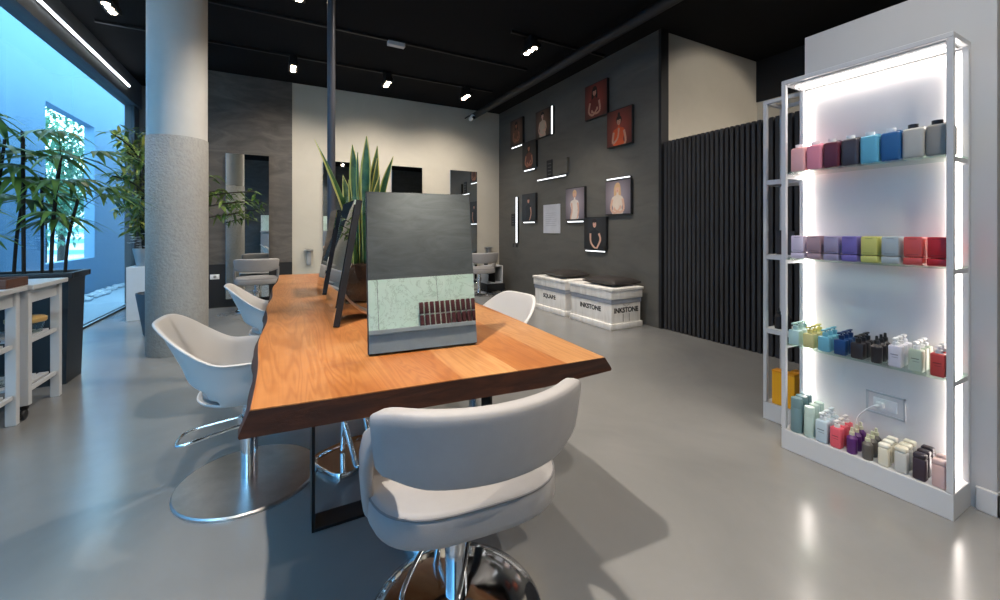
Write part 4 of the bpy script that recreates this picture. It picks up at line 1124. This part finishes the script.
obj('foliage', b, M_fig, fp)

# ------------------------------------------------------------------ counter behind the viewpoint (seen in the table mirror)
t = thing('wash_counter', 'grey counter with green stone splashback reflected in the table mirror', 'counter', (0, YF, 0))
b = nb(); bx(b, -.6, 2.4, .001, .14, .0, 1.125, .004); obj('cabinet', b, pbr('grey_laminate', srgb(172, 176, 180), .4), t)
b = nb(); bx(b, -.62, 2.42, .001, .16, 1.125, 1.17, .004); obj('countertop', b, pbr('grey_countertop', srgb(176, 180, 182), .3), t)
b = nb()
for x0, x1 in ((-.6, .348), (.352, .993), (.997, 2.4)): bx(b, x0, x1, .001, .016, 1.171, 1.725, .001, seg=1)
obj('splashback', b, marble(), t)
for i in range(11):
    tt = thing('colour_tube', 'dark red bottle in the row reflected in the table mirror', 'bottle', (.80+i*.058, YF+.06, 1.1705), 0, 'dark red bottles on the reflected counter')
    mR = pbr('dark_red_bottle', srgb(88, 46, 50), .35)
    pobj('body', 'ct', lambda b: (bx(b, -.021, .021, -.018, .018, 0, .12, .005, seg=2)), mR, tt)
    pobj('shoulder', 'ct2', lambda b: (bx(b, -.008, .008, -.010, .010, .12, .135, .002, seg=1)), colmat((225, 222, 220)), tt)
    pobj('cap', 'ct3', lambda b: (bx(b, -.021, .021, -.018, .018, .135, .26, .005, seg=2)), mR, tt)

# ------------------------------------------------------------------ lights
make_spot((1.46, 6.42, CEIL-.03), 'lit three-lamp spotlight in the middle of the back track', (1.5, 7.6, .1), 34*KE, S0, 132, 1)
make_spot((2.78, 6.42, CEIL-.03), 'lit three-lamp spotlight at the right end of the back track', (2.7, 7.6, .1), 34*KE, S0, 132, 1)
make_spot((2.78, 4.37, CEIL-.03), 'lit three-lamp spotlight nearest the picture wall', (4.0, 4.7, -.2), 75*KE, S0, 76, .9)
make_spot((-1.53, 5.55, CEIL-.03), 'lit three-lamp spotlight left of the column near the window', (-1.4, 6.4, 0), 15*KE, S0, 90)
make_spot((.16, 4.37, CEIL-.03), 'added unseen spotlight above the far table half, brightening the column', (-.4, 4.9, .6), 30*KE, S0, 90, .9)  # lamp added above the frame to lift the column
make_spot((-.24, 1.0, CEIL-.03), 'three-lamp spotlight above the near table end', (.62, 1.25, .4), 255*KE, S0, 60, .7)
make_spot((1.3, 3.2, CEIL-.03), 'added unseen three-lamp spotlight above the middle of the table', (1.2, 3.0, .7), 90*KE, S0, 110)  # extra lamp out of view, put in to illuminate the table area
make_spot((1.9, .2, CEIL-.03), 'added unseen fill spotlight above the floor by the shelves', (1.1, .4, .0), 42*KE, S0, 62, .6)  # added fill lamp, softens the table shadow on the floor
make_spot((.9, -.9, CEIL-.03), 'added unseen spotlight brightening the reflected wash counter', (.9, -1.5, 1.2), 170*KE, S0, 110, .9)  # added behind the viewpoint so the mirrored splashback reads brighter
make_spot((4.9, 1.5, CEIL-.03), 'three-lamp spotlight behind the slatted partition', (5.1, 3.5, 2.3), 48*KE, S0, 75, .4)
make_spot((5.1, .6, CEIL-.03), 'added unseen spotlight brightening the beige side wall', (6.1, 2.2, 2.4), 40*KE, S0, 90, .9)  # small added lamp, keeps the strip of side wall from going dark
make_spot((3.0, 2.6, CEIL-.03), 'added unseen spotlight above the open floor right of the table', (2.9, 2.9, 0), 36*KE, S0, 90, .8)  # unseen lamp added to light the floor on the right

w = bpy.data.worlds.new('sky'); scn.world = w; w.use_nodes = True
nt = w.node_tree; bg = nt.nodes['Background']; bg.inputs[0].default_value = (.45, .78, 1.0, 1); bg.inputs[1].default_value = 9.8
ld = bpy.data.lights.new('sky_portal', 'AREA'); ld.shape = 'RECTANGLE'; ld.size = 2.2; ld.size_y = 24; ld.cycles.is_portal = True
lo = bpy.data.objects.new('sky_portal', ld); C.objects.link(lo); lo.location = ((GX+WX)/2-.1, 8, 5.7); lo.rotation_euler = (0, 0, 0)

# ------------------------------------------------------------------ camera
cam = bpy.data.cameras.new('camera'); co = bpy.data.objects.new('camera', cam); C.objects.link(co)
co.location = (0, 0, 1.2); co.rotation_euler = (PI/2, 0, -R(28.2))
cam.sensor_width = 36; cam.lens = 410*36/1000; cam.shift_y = -.07; cam.clip_start = .05
scn.camera = co
scn.view_settings.view_transform = 'Standard'; scn.view_settings.look = 'None'; scn.view_settings.gamma = 1
scn.view_settings.exposure = 0; scn.view_settings.use_curve_mapping = False
cy_ = scn.cycles
cy_.max_bounces = 10; cy_.diffuse_bounces = 5; cy_.glossy_bounces = 5; cy_.transparent_max_bounces = 16; cy_.transmission_bounces = 6
cy_.use_denoising = True
cy_.sample_clamp_indirect = 8; cy_.caustics_reflective = False; cy_.caustics_refractive = False
